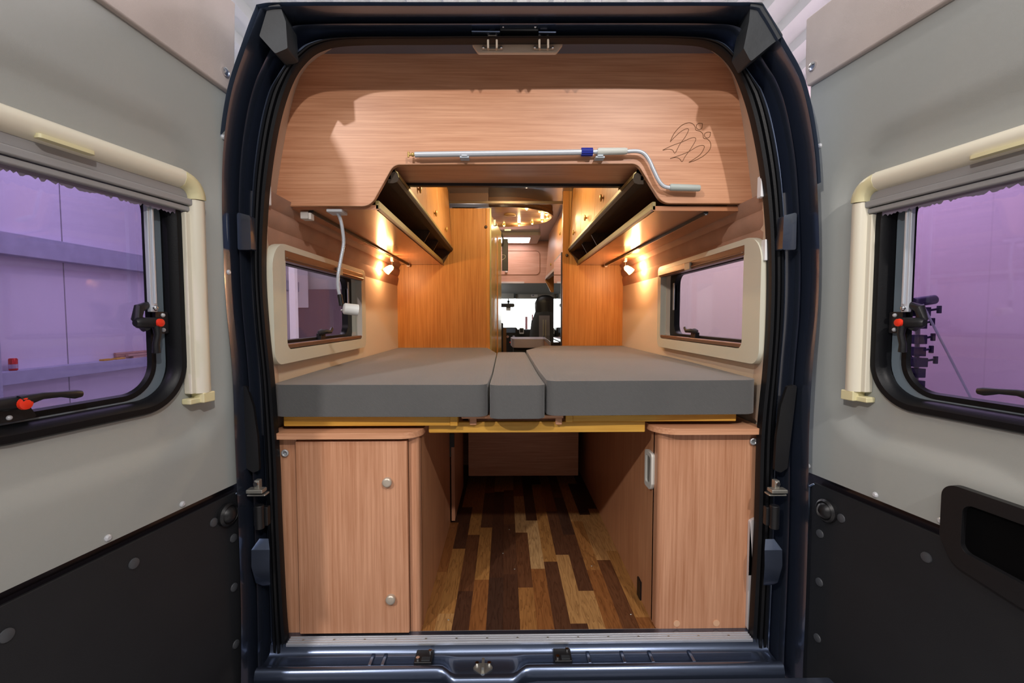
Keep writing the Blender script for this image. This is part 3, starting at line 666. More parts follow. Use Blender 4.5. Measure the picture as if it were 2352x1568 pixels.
mk('edge_strip', MB().box(-.44, .44, .393, .416, 1.545, 1.560), blackp, ov, .001)
E = [(0, .0), ]
def em(path): return [(W(1150 + x / 3.136, y / 3.136, .158).x, W(1150 + x / 3.136, y / 3.136, .158).z) for x, y in path]
segs = [
    [(1222, 1020), (1250, 960), (1300, 905), (1350, 883), (1385, 890), (1403, 915), (1408, 935), (1440, 945), (1458, 965), (1463, 993), (1490, 1000), (1512, 1025), (1510, 1070), (1470, 1115), (1410, 1150), (1357, 1168), (1385, 1150), (1440, 1110), (1468, 1060), (1455, 1045), (1415, 1055), (1365, 1085), (1310, 1110), (1222, 1140), (1260, 1133), (1290, 1142), (1308, 1163), (1330, 1125), (1370, 1070), (1405, 1010), (1400, 990), (1365, 995), (1310, 1020), (1240, 1045), (1168, 1080), (1210, 1072), (1240, 1080), (1258, 1100), (1290, 1040), (1330, 985), (1355, 935), (1340, 925), (1300, 945), (1255, 985), (1222, 1020)],
    [(1455, 888), (1430, 886), (1412, 900), (1413, 920), (1430, 932), (1450, 920), (1455, 888)],
    [(1513, 950), (1488, 950), (1470, 964), (1472, 982), (1490, 992), (1508, 980), (1513, 950)]]
q = MB()
for g in segs:
    c2 = catmull(em(g), 4); q.tube([(p.x, .1598, p.y) for p in c2], .0011, 5)
mk('bird_emblem', q, mat('engraved_line', (112, 74, 44), .7), ov, label='engraved outline of two swallows')
# left and right side overhead lockers
def side_overhead(s, seams, knobs, y1, label):
    t = thing('side_overhead_locker', (s * .6, .18, 1.40), label, 'cabinet', 'overhead lockers along the sides')
    X = lambda a: s * a
    y0 = .178
    def bx(q, x0, x1, ya, yb, z0, z1): return q.box(min(X(x0), X(x1)), max(X(x0), X(x1)), ya, yb, z0, z1)
    bs = mk('bottom_board', bx(MB(), .485, .812, y0, y1, 1.400, 1.416), mat('glossy_underside', (186, 128, 92), .22, coat=.3), t)
    mk('lip', bx(MB(), .482, .496, y0, y1, 1.400, 1.432), mat('olive_edge', (140, 122, 72), .35), t, .003)
    mk('lip_trim', bx(MB(), .478, .484, y0, y1, 1.396, 1.404), mat('trim_groove', (110, 70, 48), .5), t)
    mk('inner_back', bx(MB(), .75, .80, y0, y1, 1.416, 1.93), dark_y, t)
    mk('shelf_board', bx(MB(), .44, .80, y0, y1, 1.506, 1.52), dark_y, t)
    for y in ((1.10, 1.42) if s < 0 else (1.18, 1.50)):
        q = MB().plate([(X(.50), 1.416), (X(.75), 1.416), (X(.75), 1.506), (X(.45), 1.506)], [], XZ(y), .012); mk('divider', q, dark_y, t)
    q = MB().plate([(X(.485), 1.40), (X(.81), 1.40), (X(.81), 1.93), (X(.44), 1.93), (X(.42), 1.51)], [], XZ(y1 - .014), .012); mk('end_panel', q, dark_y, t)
    q = MB().loft([[(X(a), y, z) for a, z in ((.432, 1.492), (.418, 1.496), (.412, 1.508), (.416, 1.526), (.428, 1.532), (.45, 1.52), (.45, 1.492))] for y in (y0, y1)], caps=True)
    mk('front_rail', q, mat('dark_front_rail', (58, 46, 34), .6, spec=.2), t)
    q = MB().loft([[(X(a), y, z) for a, z in ((.411, 1.512), (.415, 1.530), (.424, 1.536), (.424, 1.532), (.418, 1.528), (.414, 1.512))] for y in (y0, y1)], caps=True)
    mk('rail_front_strip', q, mat('brass_strip', (150, 132, 78), .35, .3), t)  # thin brass-coloured strip on the rounded front of the rail
    q = MB()
    for k in range(len(seams) - 1):
        a, b = seams[k] + .002, seams[k + 1] - .002
        q = MB().loft([[(X(x), y, z) for x, z in ((.420, 1.534), (.444, 1.945), (.458, 1.945), (.434, 1.534))] for y in (a, b)], caps=True)
        d = mk('locker_door', q, honey_z if s < 0 else honey_z, t, .002)
        if knobs[k] is not None:
            kp = (X(.412), knobs[k], 1.585)
            mk('knob', MB().ball(kp, .012, (.55, .8, 1.5)).cyl((X(.425), knobs[k], 1.585), kp, .005, 8), brass, d)
    # ceiling cornice strip
    mk('cornice', bx(MB(), .43, .47, y0, y1, 1.935, 1.952), blackp, t)
    # light track under the board
    tx = .725 if s < 0 else .68
    tr = mk('lamp_track', bx(MB(), tx - .008, tx + .008, .19, 1.80, 1.391, 1.400), blackp, t)
    mk('track_rail', bx(MB(), tx - .003, tx + .003, .19, 1.80, 1.388, 1.392), chrome, tr)
    mk('track_end', bx(MB(), tx - .010, tx + .010, 1.80, 1.83, 1.382, 1.400), mat('track_end', (220, 200, 190), .4), tr, .002)
side_overhead(-1, [.39, .37 + .44, .81 + .42, 1.84][0:0] or [.42, .81, 1.23, 1.84], [.59, 1.05, 1.49], 1.84, 'long overhead locker above the left mattress with three knobbed doors and open shelf')
side_overhead(1, [.42, .92, 1.36, 1.84], [.72, 1.15, 1.59], 1.84, 'long overhead locker above the right mattress with three knobbed doors and open shelf')
# reading lamps on the tracks
def reading(x, y, s, label):
    t = thing('reading_lamp', (x, y, 1.388), label, 'lamp', 'reading lamps under the overhead lockers')
    pl = mat('lamp_white', (226, 210, 200), .4)
    mk('clip', MB().box(x - .008, x + .008, y - .012, y + .012, 1.365, 1.389), pl, t, .002)
    mk('stem', MB().cyl((x, y, 1.366), (x, y, 1.335), .003, 8), chrome, t)
    q = MB().tube([(x, y, 1.335), (x - s * .006, y - .004, 1.328), (x - s * .020, y - .012, 1.316), (x - s * .034, y - .02, 1.300)], [.010, .017, .020, .022], 18, True)
    mk('lamp_shade', q, glow_w, t, label='glowing warm shade')
    point('reading_light', (x - s * .055, y - .02, 1.325), 8, (1, .54, .25), .02)
reading(-.728, 1.36, 1, 'lit reading lamp clipped under the left overhead locker')
reading(.700, 1.36, -1, 'lit reading lamp clipped under the right overhead locker')
# gooseneck lamp
g = thing('gooseneck_lamp', (-.636, .2, 1.399), 'silver flexible gooseneck lamp with round white head hanging in front of the left window', 'lamp')
mk('mount', MB().box(-.665, -.61, .17, .23, 1.390, 1.401), mat('lamp_mount', (190, 192, 196), .4), g, .003)
pth = catmull([W(*p, .2) for p in ((768, 482), (780, 498), (787, 530), (789, 560), (783, 595), (777, 630), (776, 655), (780, 678))], 8)
q = MB(); P = pth; n = len(P)
fine = catmull(P, 4)
q.tube(fine, [.0058 + (.0007 if i % 2 else 0) for i in range(len(fine))], 10); mk('flexible_neck', q, alup, g)
a, b = W(780, 676, .2), W(784, 702, .2); mk('sleeve', MB().cyl(a, b, .0085, 14), blackp, g, .002)
h0 = W(788, 708, .19); h1 = h0 + Vector((.045, .025, -.006))
hd = mk('lamp_head', MB().tube([h0, h0 + (h1 - h0) * .08, h1], [.014, .020, .021], 24), mat('head_white', (226, 226, 222), .35), g, .001)
mk('switch', MB().ball(h0 + Vector((-.003, -.006, -.006)), .004), chrome, hd)
tb = thing('track_socket', (-.74, .2, 1.395), 'small white plug-in socket on the track beside the gooseneck lamp', 'socket')
mk('socket_body', MB().box(-.765, -.735, .19, .23, 1.370, 1.397), mat('socket_white', (206, 204, 198), .4), tb, .004)
mk('rocker', MB().box(-.732, -.722, .18, .21, 1.366, 1.39), mat('socket_white2', (214, 208, 200), .4), tb, .003)
# awning crank on the overhead panel
cr = thing('awning_crank', (0, .13, 1.58), 'grey awning crank rod with blue sleeve clipped along the overhead beech panel', 'crank')
w = lambda x, y, Y=.135: W(x, y, Y)
mk('rod', MB().cyl(w(953, 355), w(1360, 349), .0095, 20), alup, cr)
mk('hook_tip', MB().cyl(w(938, 355), w(953, 355), .004, 12).cyl(w(938, 349), w(938, 361), .0035, 10).ball(w(948, 355), .007), brass, cr, label='brass hook tip')
q = MB()
p0, p1 = w(1335, 349), w(1361, 349); q.cyl(p0, p1, .0125, 24)
for k in range(12):
    a = k * math.pi / 6; o = Vector((0, math.cos(a), math.sin(a))) * .0125; q.cyl(p0 + o, p1 + o, .0016, 6)
mk('sleeve', q, bluep, cr, label='ribbed blue sleeve')
mk('grip', MB().tube([w(1372, 348), w(1376, 348), w(1436, 347), w(1440, 347)], [.010, .0125, .0115, .010], 20), mat('grip_grey', (206, 208, 200), .5), cr)
mk('inner_rod', MB().cyl(w(1358, 349), w(1374, 348), .007, 14), alup, cr)
arm = catmull([w(*p) for p in ((1436, 348), (1462, 347), (1478, 352), (1490, 366), (1502, 392), (1514, 416), (1526, 428), (1545, 432))], 6)
mk('crank_arm', MB().tube(arm, .0068, 14), alup, cr)
mk('handle', MB().tube([w(1538, 430), w(1541, 430), w(1604, 432), w(1607, 432)], [.009, .0118, .0112, .010], 20), mat('handle_grey', (176, 184, 178), .5), cr)
for px_ in (1067, 1378):
    p = w(px_, 357); q = MB().box(p.x - .016, p.x + .016, .128, .160, p.z - .010, p.z - .004); q.box(p.x - .010, p.x + .010, .124, .146, p.z - .006, p.z + .0); q.box(p.x - .010, p.x + .010, .144, .160, p.z - .008, p.z + .016)
    mk('clip', q, mat('clip_plastic', (190, 200, 208), .4), cr, .002)
# mattresses
def mattress(pts, z0, z1, label, r):
    q = MB(); q.plate(rp(pts, r, 6), [], XY(z0), z1 - z0)
    o = mk('mattress', q, fabric, None, .028, 6); return tag(o, label, 'mattress', 'grey mattress sections of the bed')
mattress([(-.795, .012), (-.098, .0), (-.092, .3), (-.093, 1.33), (-.17, 1.835), (-.808, 1.835), (-.808, .6)], .702, .806, 'large grey mattress section on the left side of the bed', [.05, .035, .0, .05, .05, .02, .02])
mattress([(.095, -.005), (.790, .012), (.812, .6), (.812, 1.86), (.24, 1.86), (.093, 1.40), (.090, .3)], .706, .818, 'large grey mattress section on the right side of the bed', [.035, .05, .02, .02, .05, .05, .0])
mattress([(-.090, -.012), (.089, -.012), (.084, .3), (.086, 1.40), (-.086, 1.40), (-.086, .3)], .698, .806, 'narrow grey filler cushion between the two large mattresses', [.03, .03, 0, .03, .03, 0])
# bed base
bb = thing('bed_base', (0, .05, .64), 'pine slatted bed base frame under the mattresses', 'bed frame')
for y_ in (.04, 1.78): mk('frame_rail', MB().box(-.768, -.197, y_, y_ + .022, .664, .700), pine, bb, .003)
for y_ in (.04, 1.78): mk('frame_rail', MB().box(.16, .731, y_, y_ + .022, .676, .704), pine, bb, .003)
mk('cross_beam', MB().box(-.297, .434, .064, .086, .634, .672), pine, bb, .004)
mk('end_block', MB().box(-.222, -.196, .035, .09, .664, .700), pine, bb, .003); mk('end_block', MB().box(.16, .185, .035, .09, .676, .704), pine, bb, .003)
q = MB().box(-.185, .155, .045, .060, .686, .698); q.box(-.158, -.135, .045, .064, .665, .69); q.box(.128, .150, .045, .064, .665, .69)
mk('centre_board', q, beech_x, bb, .003)
for k in range(10):
    y = .20 + k * .17
    mk('slat', MB().box(-.76, -.10, y, y + .06, .690, .700), pine, bb); mk('slat', MB().box(.10, .76, y, y + .06, .694, .704), pine, bb)
mk('centre_support', MB().box(-.16, .24, .09, 1.84, .672, .684), beech_y, bb)  # lengthened to the bed end to keep lamp light off the floor
mk('light_stop_board', MB().box(-.80, .80, 1.80, 1.84, FZ, .672), beech_x, bb)  # board added under the bed end to block light from the floor
# lower lockers
lk = thing('floor_locker', (-.56, .03, FZ), 'beech floor locker left of the gangway with two round push knobs on its door', 'cabinet')
q = MB().box(-.80, -.722, .03, .048, FZ, .628); q.box(-.722, -.356, .03, .048, .622, .632); q.box(-.722, -.36, .034, .044, FZ, .62)
mk('front_frame', q, beech_z, lk, .002)
mk('front_post', MB().plate(rp([(-.357, .030), (-.324, .030), (-.324, .075), (-.357, .075)], [0, .018, 0, 0], 8), [], XY(FZ + .004), .628 - FZ), beech_z, lk)
mk('side_panel', MB().box(-.338, -.324, .07, .86, FZ, .632), wood('beech_side', (206, 150, 110), (176, 120, 84), 'z'), lk)
mk('top_board', MB().plate(rp([(-.80, -.004), (-.312, -.004), (-.312, .86), (-.80, .86)], [.02, .07, 0, 0], 10), [], XY(.632), .020), beech_x, lk, .004, 3)
dr = mk('locker_door', MB().box(-.718, -.358, .010, .028, -.022, .622), beech_z, lk, .003)
for kx, kz in ((-.422, .489), (-.416, .098)):
    kb = mk('knob', MB().tube([(kx, .010, kz), (kx, -.002, kz), (kx, -.005, kz), (kx, -.006, kz)], [.0155, .0155, .013, .010], 24), mat('knob_satin', (196, 184, 168), .4, .45), dr)
mk('grommet', MB().tube([(-.758 + .009 * math.cos(a), .024, .580 + .009 * math.sin(a)) for a in (i * .3927 for i in range(16))], .0034, 8, closed=True).cyl((-.758, .029, .580), (-.758, .0285, .580), .009, 16), mat('grommet_silver', (190, 192, 194), .35, .5), lk)
lr = thing('floor_locker', (.63, .03, FZ), 'plain beech floor locker right of the gangway with a grey vent in its side', 'cabinet')
mk('front_panel', MB().plate(rp([(.472, .030), (.80, .030), (.80, .06), (.472, .09)], [.022, 0, 0, 0], 8), [], XY(FZ + .004), .636 - FZ), beech_z, lr)
mk('side_panel', MB().box(.472, .486, .08, 1.9, FZ, .640), wood('beech_side2', (206, 150, 110), (176, 120, 84), 'z'), lr)
mk('top_board', MB().plate(rp([(.445, -.004), (.806, -.004), (.806, 1.86), (.445, 1.86)], [.08, .03, 0, 0], 10), [], XY(.642), .020), beech_x, lr, .004, 3)
mk('grommet', MB().tube([(.782 + .009 * math.cos(a), .024, .612 + .009 * math.sin(a)) for a in (i * .3927 for i in range(16))], .0034, 8, closed=True).cyl((.782, .029, .612), (.782, .0285, .612), .009, 16), mat('grommet_silver', (190, 192, 194), .35, .5), lr)
vp = rp([(.075, .555), (.150, .555), (.150, .425), (.090, .425), (.075, .45)], [.012, .015, .012, .02, .01])
vn = mk('vent', MB().plate(vp, [rp([(.088, .54), (.138, .54), (.138, .44), (.095, .445)], .01)], lambda a, b, d: (.472 - d, a, b), .012), mat('vent_grey', (206, 204, 196), .4), lr, .003)
mk('vent_flap', MB().plate(rp([(.09, .538), (.136, .538), (.136, .442), (.098, .447)], .008), [], lambda a, b, d: (.472 - d, a, b), .006), mat('vent_flap', (120, 118, 112), .35, .4), vn)
for kx in (.54, .675): mk('screw_cap', MB().cyl((kx, .031, -.012), (kx, .0285, -.012), .011, 18), mat('cap_beige', (222, 176, 140), .5), lr)
mk('access_flap', MB().plate(rp([(.774, -.03), (.806, -.03), (.806, .36), (.774, .345)], .01), [], XZ(.018), .012), mat('pale_flap', (206, 198, 196), .5), lr, .002)
mk('floor_clip', MB().box(.466, .472, .20, .24, FZ, .03), blackp, lr)
rc = random.Random(5); q = MB()
for k in range(8):
    q.cyl((.4715, .12 + .09 * k, .03 + rc.random() * .25), (.4722, .12 + .09 * k, .03), .0001, 4)
for yy, zz in ((.14, .2), (.14, .15), (.14, .1), (.3, .22), (.3, .18), (.62, .3), (.62, .34), (.7, .33)): q.ball((.4715, yy, zz), .0022, n=6)
for yy, zz in ((.12, .14), (.12, .18), (.3, .16), (.3, .2), (.33, .17)): q.ball((-.3235, yy, zz), .0022, n=6)
# hinged partition and board deep under the bed
hp = thing('hinged_partition', (-.305, .86, FZ), 'upright beech partition edge with black hinge behind the left floor locker', 'panel')
mk('panel', MB().box(-.318, -.300, .862, 1.34, FZ + .01, .62), beech_z, hp, .001)
mk('hinge', MB().box(-.322, -.300, .850, .862, .36, .43).cyl((-.322, .855, .31), (-.322, .855, .43), .005, 10), blackp, hp, .001)
tag(mk('under_bed_board', MB().box(-.27, .42, 1.36, 1.376, .03, .632), beech_x, None, .002), 'wide horizontal-grained board across the gangway deep under the bed', 'board')
q = MB()
for x_, y_ in ((-.24, .10), (-.05, .55), (.0, .42), (.33, .44), (-.02, .78), (.41, .12)): q.ball((x_, y_, FZ + .001), .0035, (1, 1, .5), 8)
mk('floor_screws', q, zincm, bpy.data.objects['floor_van'])
# wheel-arch like inner liners to close the sides under the bed
# ------------------------------------------------------------------ tall cabinets at the bed end
tl = thing('wardrobe', (-.48, 1.84, FZ), 'tall honey-coloured wardrobe panel at the far end of the left mattress', 'wardrobe')
mk('panel', MB().box(-.812, -.178, 1.842, 1.862, FZ, 1.80), honey_z, tl)
mk('top_board', MB().box(-.80, -.16, 1.90, 2.02, 1.85, 1.93), mat('brown_top', (96, 66, 46), .5), tl)
mk('upper_side', MB().box(-.80, -.44, 1.842, 1.862, 1.80, 1.945), honey_z, tl)
mk('corner_post', MB().plate(rp(rect(-.178, -.150, 1.838, 1.868), .006), [], XY(FZ), 1.80 - FZ), wood('post', (214, 160, 88), (186, 130, 62), 'z'), tl)
mk('side_panel', MB().box(-.178, -.160, 1.862, 2.4, FZ, 1.80), honey_z, tl)
q = MB().ball(W(1116, 521, 1.836), .011, (1, .5, 1)); mk('knob', q, mat('dark_knob', (70, 56, 44), .4), tl)
bd = thing('bathroom_door', (-.15, 2.0, FZ), 'olive-cream washroom door standing beside the left wardrobe', 'door', kind='thing')
crm = mat('washroom_cream', (196, 178, 116), .25, coat=.4)
mk('door_leaf', MB().plate([(-.158, 1.875), (-.150, 1.875), (-.072, 2.60), (-.12, 2.62)], [], XY(FZ), 1.78 - FZ), crm, bd, .006, 3)
mk('door_edge_strip', MB().box(-.152, -.138, 1.868, 1.885, FZ, 1.81), mat('alu_edge', (180, 176, 130), .3, .4), bd, .002)
mk('fold_strip', MB().box(-.106, -.096, 2.20, 2.22, FZ, 1.68), honey_z, bd, .002)
mk('catch', MB().box(-.125, -.108, 1.95, 1.975, 1.70, 1.745).ball((-.105, 1.96, 1.71), .01), zincm, bd, .002)
tr_ = thing('tall_cabinet', (.6, 1.9, FZ), 'tall honey-coloured cabinet panel at the far end of the right mattress', 'wardrobe')
mk('panel', MB().box(.420, .818, 1.865, 1.885, FZ, 1.945), honey_z, tr_)
mk('corner_post', MB().box(.378, .424, 1.860, 1.90, FZ, 1.945), wood('post2', (190, 130, 66), (160, 104, 48), 'z'), tr_, .003)
mk('side_panel', MB().box(.395, .42, 1.90, 2.0, FZ, 1.945), honey_z, tr_)
mk('black_edge', MB().box(.372, .380, 1.90, 1.925, .70, 1.50), blackp, tr_)
mk('knob', MB().ball(W(1302, 586, 1.855), .011, (1, .5, 1)), mat('dark_knob2', (70, 56, 44), .4), tr_)
# curtain rail
c_ = thing('curtain_rail', (0, 1.88, 1.85), 'slim metal curtain rail crossing the ceiling at the end of the bed', 'rail')
mk('rail', MB().box(-.44, .43, 1.872, 1.892, 1.842, 1.862), mat('rail_metal', (120, 104, 84), .3, .7), c_, .002)
mk('bracket', MB().box(.38, .42, 1.865, 1.90, 1.862, 1.90), mat('bracket_brown', (60, 46, 36), .5), c_, .002)
# round ceiling light board
cl = thing('ceiling_light_board', (-.05, 2.3, 1.86), 'round wooden ceiling board with a ring of small glowing spotlights', 'ceiling light')
def ell(rx, ry, n=48): return [(-.06 + rx * math.cos(2 * math.pi * k / n), 2.38 + ry * math.sin(2 * math.pi * k / n)) for k in range(n)]
mk('board', MB().plate(ell(.42, .38), [], XY(1.865), .018), wood('ceiling_board', (190, 150, 110), (150, 110, 80), 'x', .18), cl)
mk('rim', MB().sweep(ell(.42, .38), [(0, 0), (.012, .0), (.012, .04), (0, .04)], XY(1.85), closed=True), mat('rim_brown', (86, 60, 42), .35), cl)
mk('upper_drum', MB().plate(ell(.415, .375), [], XY(1.885), .05), mat('drum_brown', (110, 78, 56), .5), cl)
mk('centre_cap', MB().tube([(.0, 2.33, 1.866), (.0, 2.33, 1.858), (.0, 2.33, 1.855)], [.05, .05, .04], 28), mat('cap_wood', (200, 166, 120), .4), cl)
for k in range(10):
    a = -1.05 + k * .37
    if k > 8: break
    x_, y_ = -.06 + .375 * math.cos(a), 2.38 + .335 * math.sin(a)
    sp_ = mk('spotlight', MB().tube([(x_, y_, 1.866), (x_, y_, 1.856), (x_, y_, 1.854)], [.014, .014, .010], 14), brass, cl)
    mk('bulb', MB().ball((x_, y_, 1.854), .008), glow_y, sp_)
    if k % 2 == 0: point('spot_light', (x_, y_, 1.845), 2.2, (1, .76, .38), .01)
point('ceiling_glow', (.0, 1.15, 1.86), 17, (1, .74, .42), .03)
cm = thing('ceiling_lamp', (-.0, 3.0, 1.94), 'small glowing rectangular ceiling lamp beyond the round board', 'lamp')
p = WZ(1166, 527, 1.93)
mk('diffuser', MB().box(p.x - .036, p.x + .036, p.y - .035, p.y + .035, 1.925, 1.94), glow_c, cm, .006)
mk('housing', MB().box(p.x - .044, p.x + .044, p.y - .044, p.y + .044, 1.94, 1.95), cream, cm, .003)
# tv
tv = thing('television', (-.03, 2.75, 1.45), 'slim black flat television seen edge-on beside the washroom door', 'tv')
a, b = W(1153, 549, 2.75), W(1167, 622, 2.75)
mk('screen', MB().box(a.x, b.x, 2.73, 2.76, b.z, a.z), blackp, tv, .004)
mk('bracket', MB().tube(catmull([W(*p_, 2.7) for p_ in ((1140, 527), (1150, 533), (1156, 552), (1153, 566))], 5), .008, 8), blackp, tv)
mk('cable', MB().tube(catmull([W(*p_, 2.72) for p_ in ((1153, 585), (1160, 586), (1160, 592), (1153, 597))], 5), .0018, 6), mat('white_cable', (220, 216, 210), .5), tv)
# right side beyond: overhead cupboards, mirror, kitchen
k1 = thing('kitchen_overhead_locker', (.55, 2.6, 1.4), 'honey overhead kitchen locker beyond the tall right-hand cabinet', 'cabinet')
mk('cabinet_body', MB().plate([(.40, 1.53), (.44, 1.93), (.80, 1.93), (.80, 1.53)], [], XZ(2.0), .62), honey_z, k1, .002)
mk('lower_rail', MB().plate([(.392, 1.50), (.398, 1.53), (.44, 1.53), (.44, 1.50)], [], XZ(2.0), .62), mat('grey_rail', (140, 130, 120), .4, .4), k1)
mk('knob', MB().ball(WX(1286, 536, .395), .010, (.6, .8, 1.5)), brass, k1)
k2 = thing('kitchen_overhead_locker', (.55, 3.2, 1.3), 'farthest overhead locker on the right, its lower front cut diagonally', 'cabinet')
mk('cabinet_body', MB().plate([(.405, 1.47), (.44, 1.93), (.80, 1.93), (.80, 1.47)], [], XZ(2.64), .9), beech_z, k2, .002)
mk('lower_rail', MB().plate([(.398, 1.44), (.402, 1.47), (.44, 1.47), (.44, 1.44)], [], XZ(2.64), .9), mat('grey_rail2', (190, 186, 184), .4, .4), k2)
mk('end_panel', MB().plate(rp([(.44, 1.47), (.395, 1.43), (.46, 1.30), (.80, 1.30), (.80, 1.93), (.44, 1.93)], .01), [], XZ(3.52), .02), honey_z, k2)
mk('knob', MB().ball(WX(1265, 607, .395), .010, (.6, .8, 1.4)), brass, k2)
mr = thing('side_mirror_panel', (.39, 2.2, .8), 'tall narrow mirror panel facing the gangway, reflecting the cab', 'mirror')
mk('glass', MB().box(.384, .390, 2.0, 2.52, .84, 1.50), mirrorm, mr)
mk('backing', MB().box(.390, .80, 2.0, 2.55, .84, 1.50), honey_z, mr)
kt = thing('kitchen_unit', (.6, 2.6, FZ), 'low beech kitchen unit with a dark glossy worktop edge right of the gangway', 'kitchen unit')
mk('carcass', MB().box(.36, .80, 2.0, 3.3, FZ, .80), beech_z, kt, .003)
mk('worktop', MB().plate(rp([(.31, 2.02), (.80, 2.02), (.80, 3.35), (.36, 3.35)], .02), [], XY(.80), .035), mat('dark_worktop', (40, 32, 30), .15, coat=.5), kt, .006)
# cross-cab overhead locker
fl = thing('cab_overhead_locker', (0, 4.0, 1.43), 'beech overhead locker above the cab with a rounded flap outline and white knob', 'cabinet')
mk('front_panel', MB().box(-.82, .82, 4.0, 4.02, 1.435, 1.95), wood('cab_beech', (224, 170, 150), (196, 136, 112), 'x'), fl)
a, b = W(1100, 575, 3.998), W(1240, 631, 3.998)
mk('flap', MB().plate(rp(rect(-.55, b.x, b.z, a.z), .05), [rp(rect(-.545, b.x - .005, b.z + .005, a.z - .005), .046)], XZ(3.994), .007), mat('flap_line', (150, 96, 74), .5), fl)
mk('knob', MB().ball(W(1163, 624, 3.99), .016), mat('knob_pale', (230, 206, 190), .4), fl)
mk('lower_strip', MB().box(-.5, W(1204, 648, 3.99).x, 3.985, 3.998, 1.432, 1.452), mat('pale_strip', (226, 210, 206), .4), fl)
# ------------------------------------------------------------------ cab
hl = MB().loft([[(x_, y, z) for y, z in ((4.02, 1.45), (4.3, 1.43), (4.7, 1.36), (4.85, 1.33))] for x_ in (-.9, .9)], closed=False)
struct('ceiling_cab', hl, headl)
vz = thing('sun_visor', (.3, 4.8, 1.3), 'grey folded sun visor above the windscreen with a small white label', 'visor')
mk('visor', MB().box(W(1184, 672, 4.8).x, .62, 4.78, 4.80, W(1184, 686, 4.8).z, W(1184, 672, 4.8).z), mat('visor_grey', (150, 152, 148), .7), vz, .006)
a = W(1220, 676, 4.77); mk('sticker', MB().box(a.x, a.x + .09, 4.775, 4.779, a.z - .035, a.z), mat('label_white', (210, 212, 214), .5), vz)
mk('sticker_mark', MB().plate([(a.x + .012 + .016 * (1 + math.cos(k * .52)), a.z - .012 + .006 * math.sin(k * .52)) for k in range(12)], [], XZ(4.773), .002), mat('label_ink', (60, 66, 100), .6), vz)
rc_ = thing('roof_console', (-.05, 4.8, 1.3), 'grey roof console above the rear-view mirror', 'console')
mk('console', MB().box(-.5, W(1181, 672, 4.8).x, 4.74, 4.80, W(1160, 686, 4.8).z, W(1160, 671, 4.8).z), mat('console_grey', (132, 134, 130), .6), rc_, .008)
ws = MB().plate([(-.75, .85), (.80, .85), (.70, 1.36), (-.66, 1.36)], [], lambda a_, b_, d: (a_, 5.15 - (b_ - .85) * .55 + d, b_), .004)
struct('window_3', ws, clearg)
struct('wall_front', MB().plate(rect(-.86, .86, FZ, 1.95), [[(-.75, .85), (.80, .85), (.74, 1.30), (-.70, 1.30)]], XZ(5.15), .03), headl)
rm = thing('rear_view_mirror', (.0, 4.6, 1.18), 'black rear-view mirror hanging in front of the bright windscreen', 'mirror')
c0 = W(1166, 701, 4.6)
mk('housing', MB().plate(rp(rect(c0.x - .10, c0.x + .09, c0.z - .024, c0.z + .024), .018), [], XZ(4.58), .03), blackp, rm, .006)
mk('stem', MB().cyl((c0.x + .01, 4.6, c0.z + .02), (c0.x + .01, 4.65, c0.z + .06), .010, 10).cyl((c0.x + .01, 4.65, c0.z + .06), (c0.x + .01, 5.0, c0.z + .10), .006, 8).ball((c0.x + .01, 4.63, c0.z + .05), .018), blackp, rm)
mk('card', MB().box(c0.x - .02, c0.x + .04, 4.61, 4.612, c0.z - .07, c0.z - .02), mat('hang_card', (196, 196, 192), .6), rm)
ds = thing('dashboard', (0, 4.7, .3), 'black dashboard with radio screen, round dials and a red button', 'dashboard')
mk('dash_top', MB().box(-.80, .80, 4.72, 5.12, .60, .86), mat('dash_black', (34, 36, 40), .6), ds, .04, 4)
a, b = W(1152, 752, 4.66), W(1188, 792, 4.66)
mk('centre_stack', MB().plate(rp(rect(a.x - .1, b.x, .45, a.z), .02), [], XZ(4.62), .2), mat('stack_black', (24, 24, 28), .35), ds, .01)
a, b = W(1165, 754, 4.61), W(1184, 764, 4.61); mk('radio_screen', MB().box(a.x - .06, b.x, 4.605, 4.62, b.z, a.z), mat('radio_screen', (96, 110, 130), .2), ds, .003)
for px_ in (1166, 1180): pp = W(px_, 773, 4.6); mk('dial', MB().cyl((pp.x, 4.60, pp.z), (pp.x, 4.62, pp.z), .017, 20), chrome, ds)
pp = W(1173, 786, 4.6); mk('red_button', MB().box(pp.x - .015, pp.x + .015, 4.60, 4.62, pp.z - .008, pp.z + .008), red, ds, .003)
a = W(1198, 758, 4.6); q = MB().plate(rp(rect(a.x - .03, a.x + .03, a.z - .05, a.z + .03), .01), [rp(rect(a.x - .022, a.x + .022, a.z - .03, a.z + .022), .006)], XZ(4.60), .02); mk('vent', q, alu, ds, .003)
mk('phone_holder', MB().box(a.x - .022, a.x + .022, 4.605, 4.615, a.z - .03, a.z + .022), blackp, ds)
pp = W(1196, 778, 4.55); mk('gear_lever', MB().cyl((pp.x, 4.5, pp.z - .15), (pp.x, 4.55, pp.z), .012, 10).ball((pp.x, 4.55, pp.z), .025, (1.4, 1, .7)), mat('gear_knob', (120, 120, 126), .3, .5), ds)
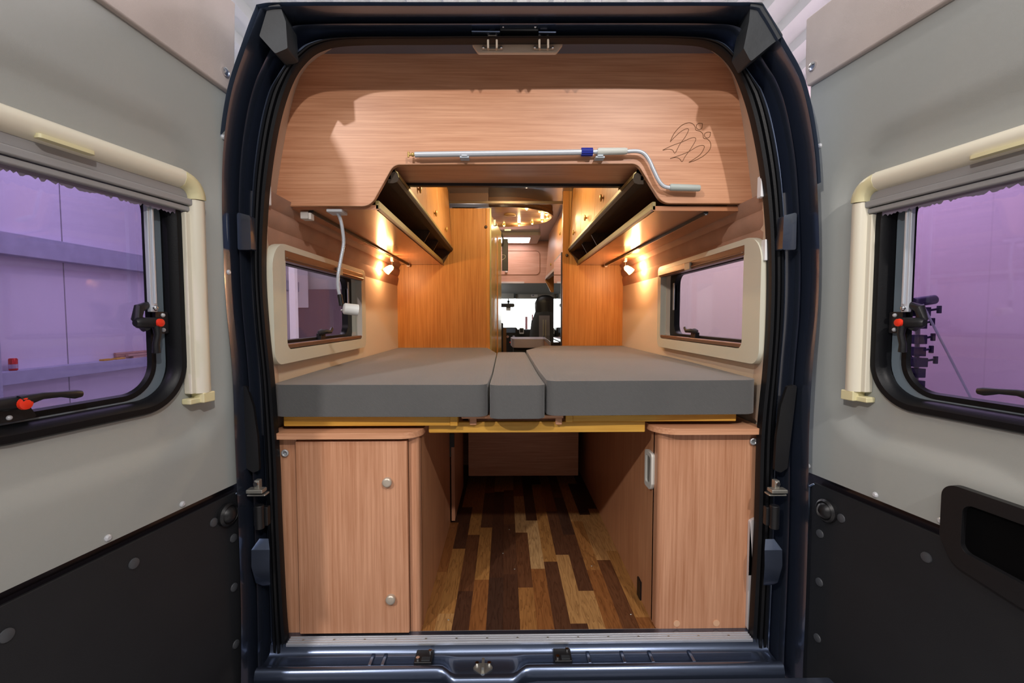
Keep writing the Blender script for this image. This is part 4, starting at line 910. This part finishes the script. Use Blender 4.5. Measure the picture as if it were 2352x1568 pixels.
def seat(xc, y, zt, label, stripes=True):
    t = thing('cab_chair', (xc, y, FZ), label, 'seat')
    q = MB(); prf = []
    for z, hw, yy in ((.42, .19, 0), (.60, .20, -.01), (.85, .19, .0), (zt - .28, .155, .02), (zt - .20, .125, .03), (zt - .19, .10, .03)):
        prf.append([(xc + hw * math.cos(a) * (1 if abs(math.cos(a)) < .9 else .99), y + yy + .065 * math.sin(a), z) for a in (2 * math.pi * k / 24 for k in range(24))])
    mk('backrest', MB().loft(prf, caps=True), seatd, t, sharp=60)
    if stripes:
        mk('back_panel', MB().loft([[(xc + a, y - .068 + dy, z) for a in (-.085, .045)] for z, dy in ((.46, .0), (.85, .0), (zt - .25, .022))], closed=False), seatg, t)
        for a in (-.035, -.005): mk('stripe', MB().box(xc + a - .006, xc + a + .006, y - .078, y - .070, .50, zt - .3), stripe, t)
    prf = []
    for z, hw in ((zt - .25, .10), (zt - .22, .125), (zt - .10, .132), (zt - .03, .10), (zt - .005, .05), (zt, .01)):
        prf.append([(xc + hw * math.cos(a), y + .02 + .055 * math.sin(a) * min(1, hw / .1), z) for a in (2 * math.pi * k / 24 for k in range(24))])
    mk('headrest', MB().loft(prf, caps=True), blackp, t, sharp=60)
    mk('cushion', MB().plate(rp(rect(xc - .23, xc + .23, y + .05, y + .55), .06), [], XY(.34), .14), seatd, t, .03, 3)
    mk('pedestal', MB().box(xc - .18, xc + .18, y + .08, y + .48, FZ, .34), blackp, t)
    return t
seat(.455, 4.1, 1.30, 'tall striped grey cab seat with a black headrest, its back to the bed')
ds2 = thing('folded_armrest', (.30, 4.45, .7), 'upright dark armrest beside the cab seat', 'armrest')
a = W(1222, 735, 4.4)
mk('armrest', MB().plate(rp([(a.x - .07, .42), (a.x + .0, .42), (a.x + .035, a.z), (a.x - .005, a.z)], .01), [], XZ(4.38), .06), seatd, ds2, .012, 3)
dn = thing('dinette_seat', (-.0, 3.35, FZ), 'pale grey rounded seat cushion just above the far edge of the mattress', 'seat')
mk('cushion', MB().plate(rp([(W(1178, 800, 3.3).x, 3.2), (W(1252, 800, 3.3).x, 3.2), (.40, 3.7), (.02, 3.7)], .06), [], XY(.715), .09), mat('pale_cushion', (176, 168, 184), .9), dn, .03, 4)
mk('seat_base', MB().box(.05, .36, 3.25, 3.65, FZ, .72), seatd, dn)
sp_ = thing('cab_side_panel', (-.1, 3.4, FZ), 'narrow dark and honey partition edge at the left of the gangway view', 'panel')
a = W(1158, 760, 3.2); mk('honey_edge', MB().box(a.x - .01, W(1163, 760, 3.2).x, 3.2, 3.22, FZ, a.z + .03), mat('umber_edge', (96, 66, 36), .5), sp_)
a = W(1156, 760, 3.6); mk('dark_back', MB().box(a.x - .12, a.x + .0, 3.6, 3.66, FZ, a.z + .09), seatd, sp_, .01)
for px_, top, bot, lab in ((1209, 727, 752, 'thin reddish post outside the windscreen'), (1223, 722, 740, 'slimmer reddish post outside the windscreen, right of the other')):
    a, b = W(px_, top, 6.5), W(px_, bot, 6.5)
    tag(mk('marker_post', MB().cyl((a.x, 6.5, GZ), (a.x, 6.5, a.z), .022 if px_ < 1215 else .012, 12), mat('reddish', (150, 100, 100), .5)), lab, 'post')
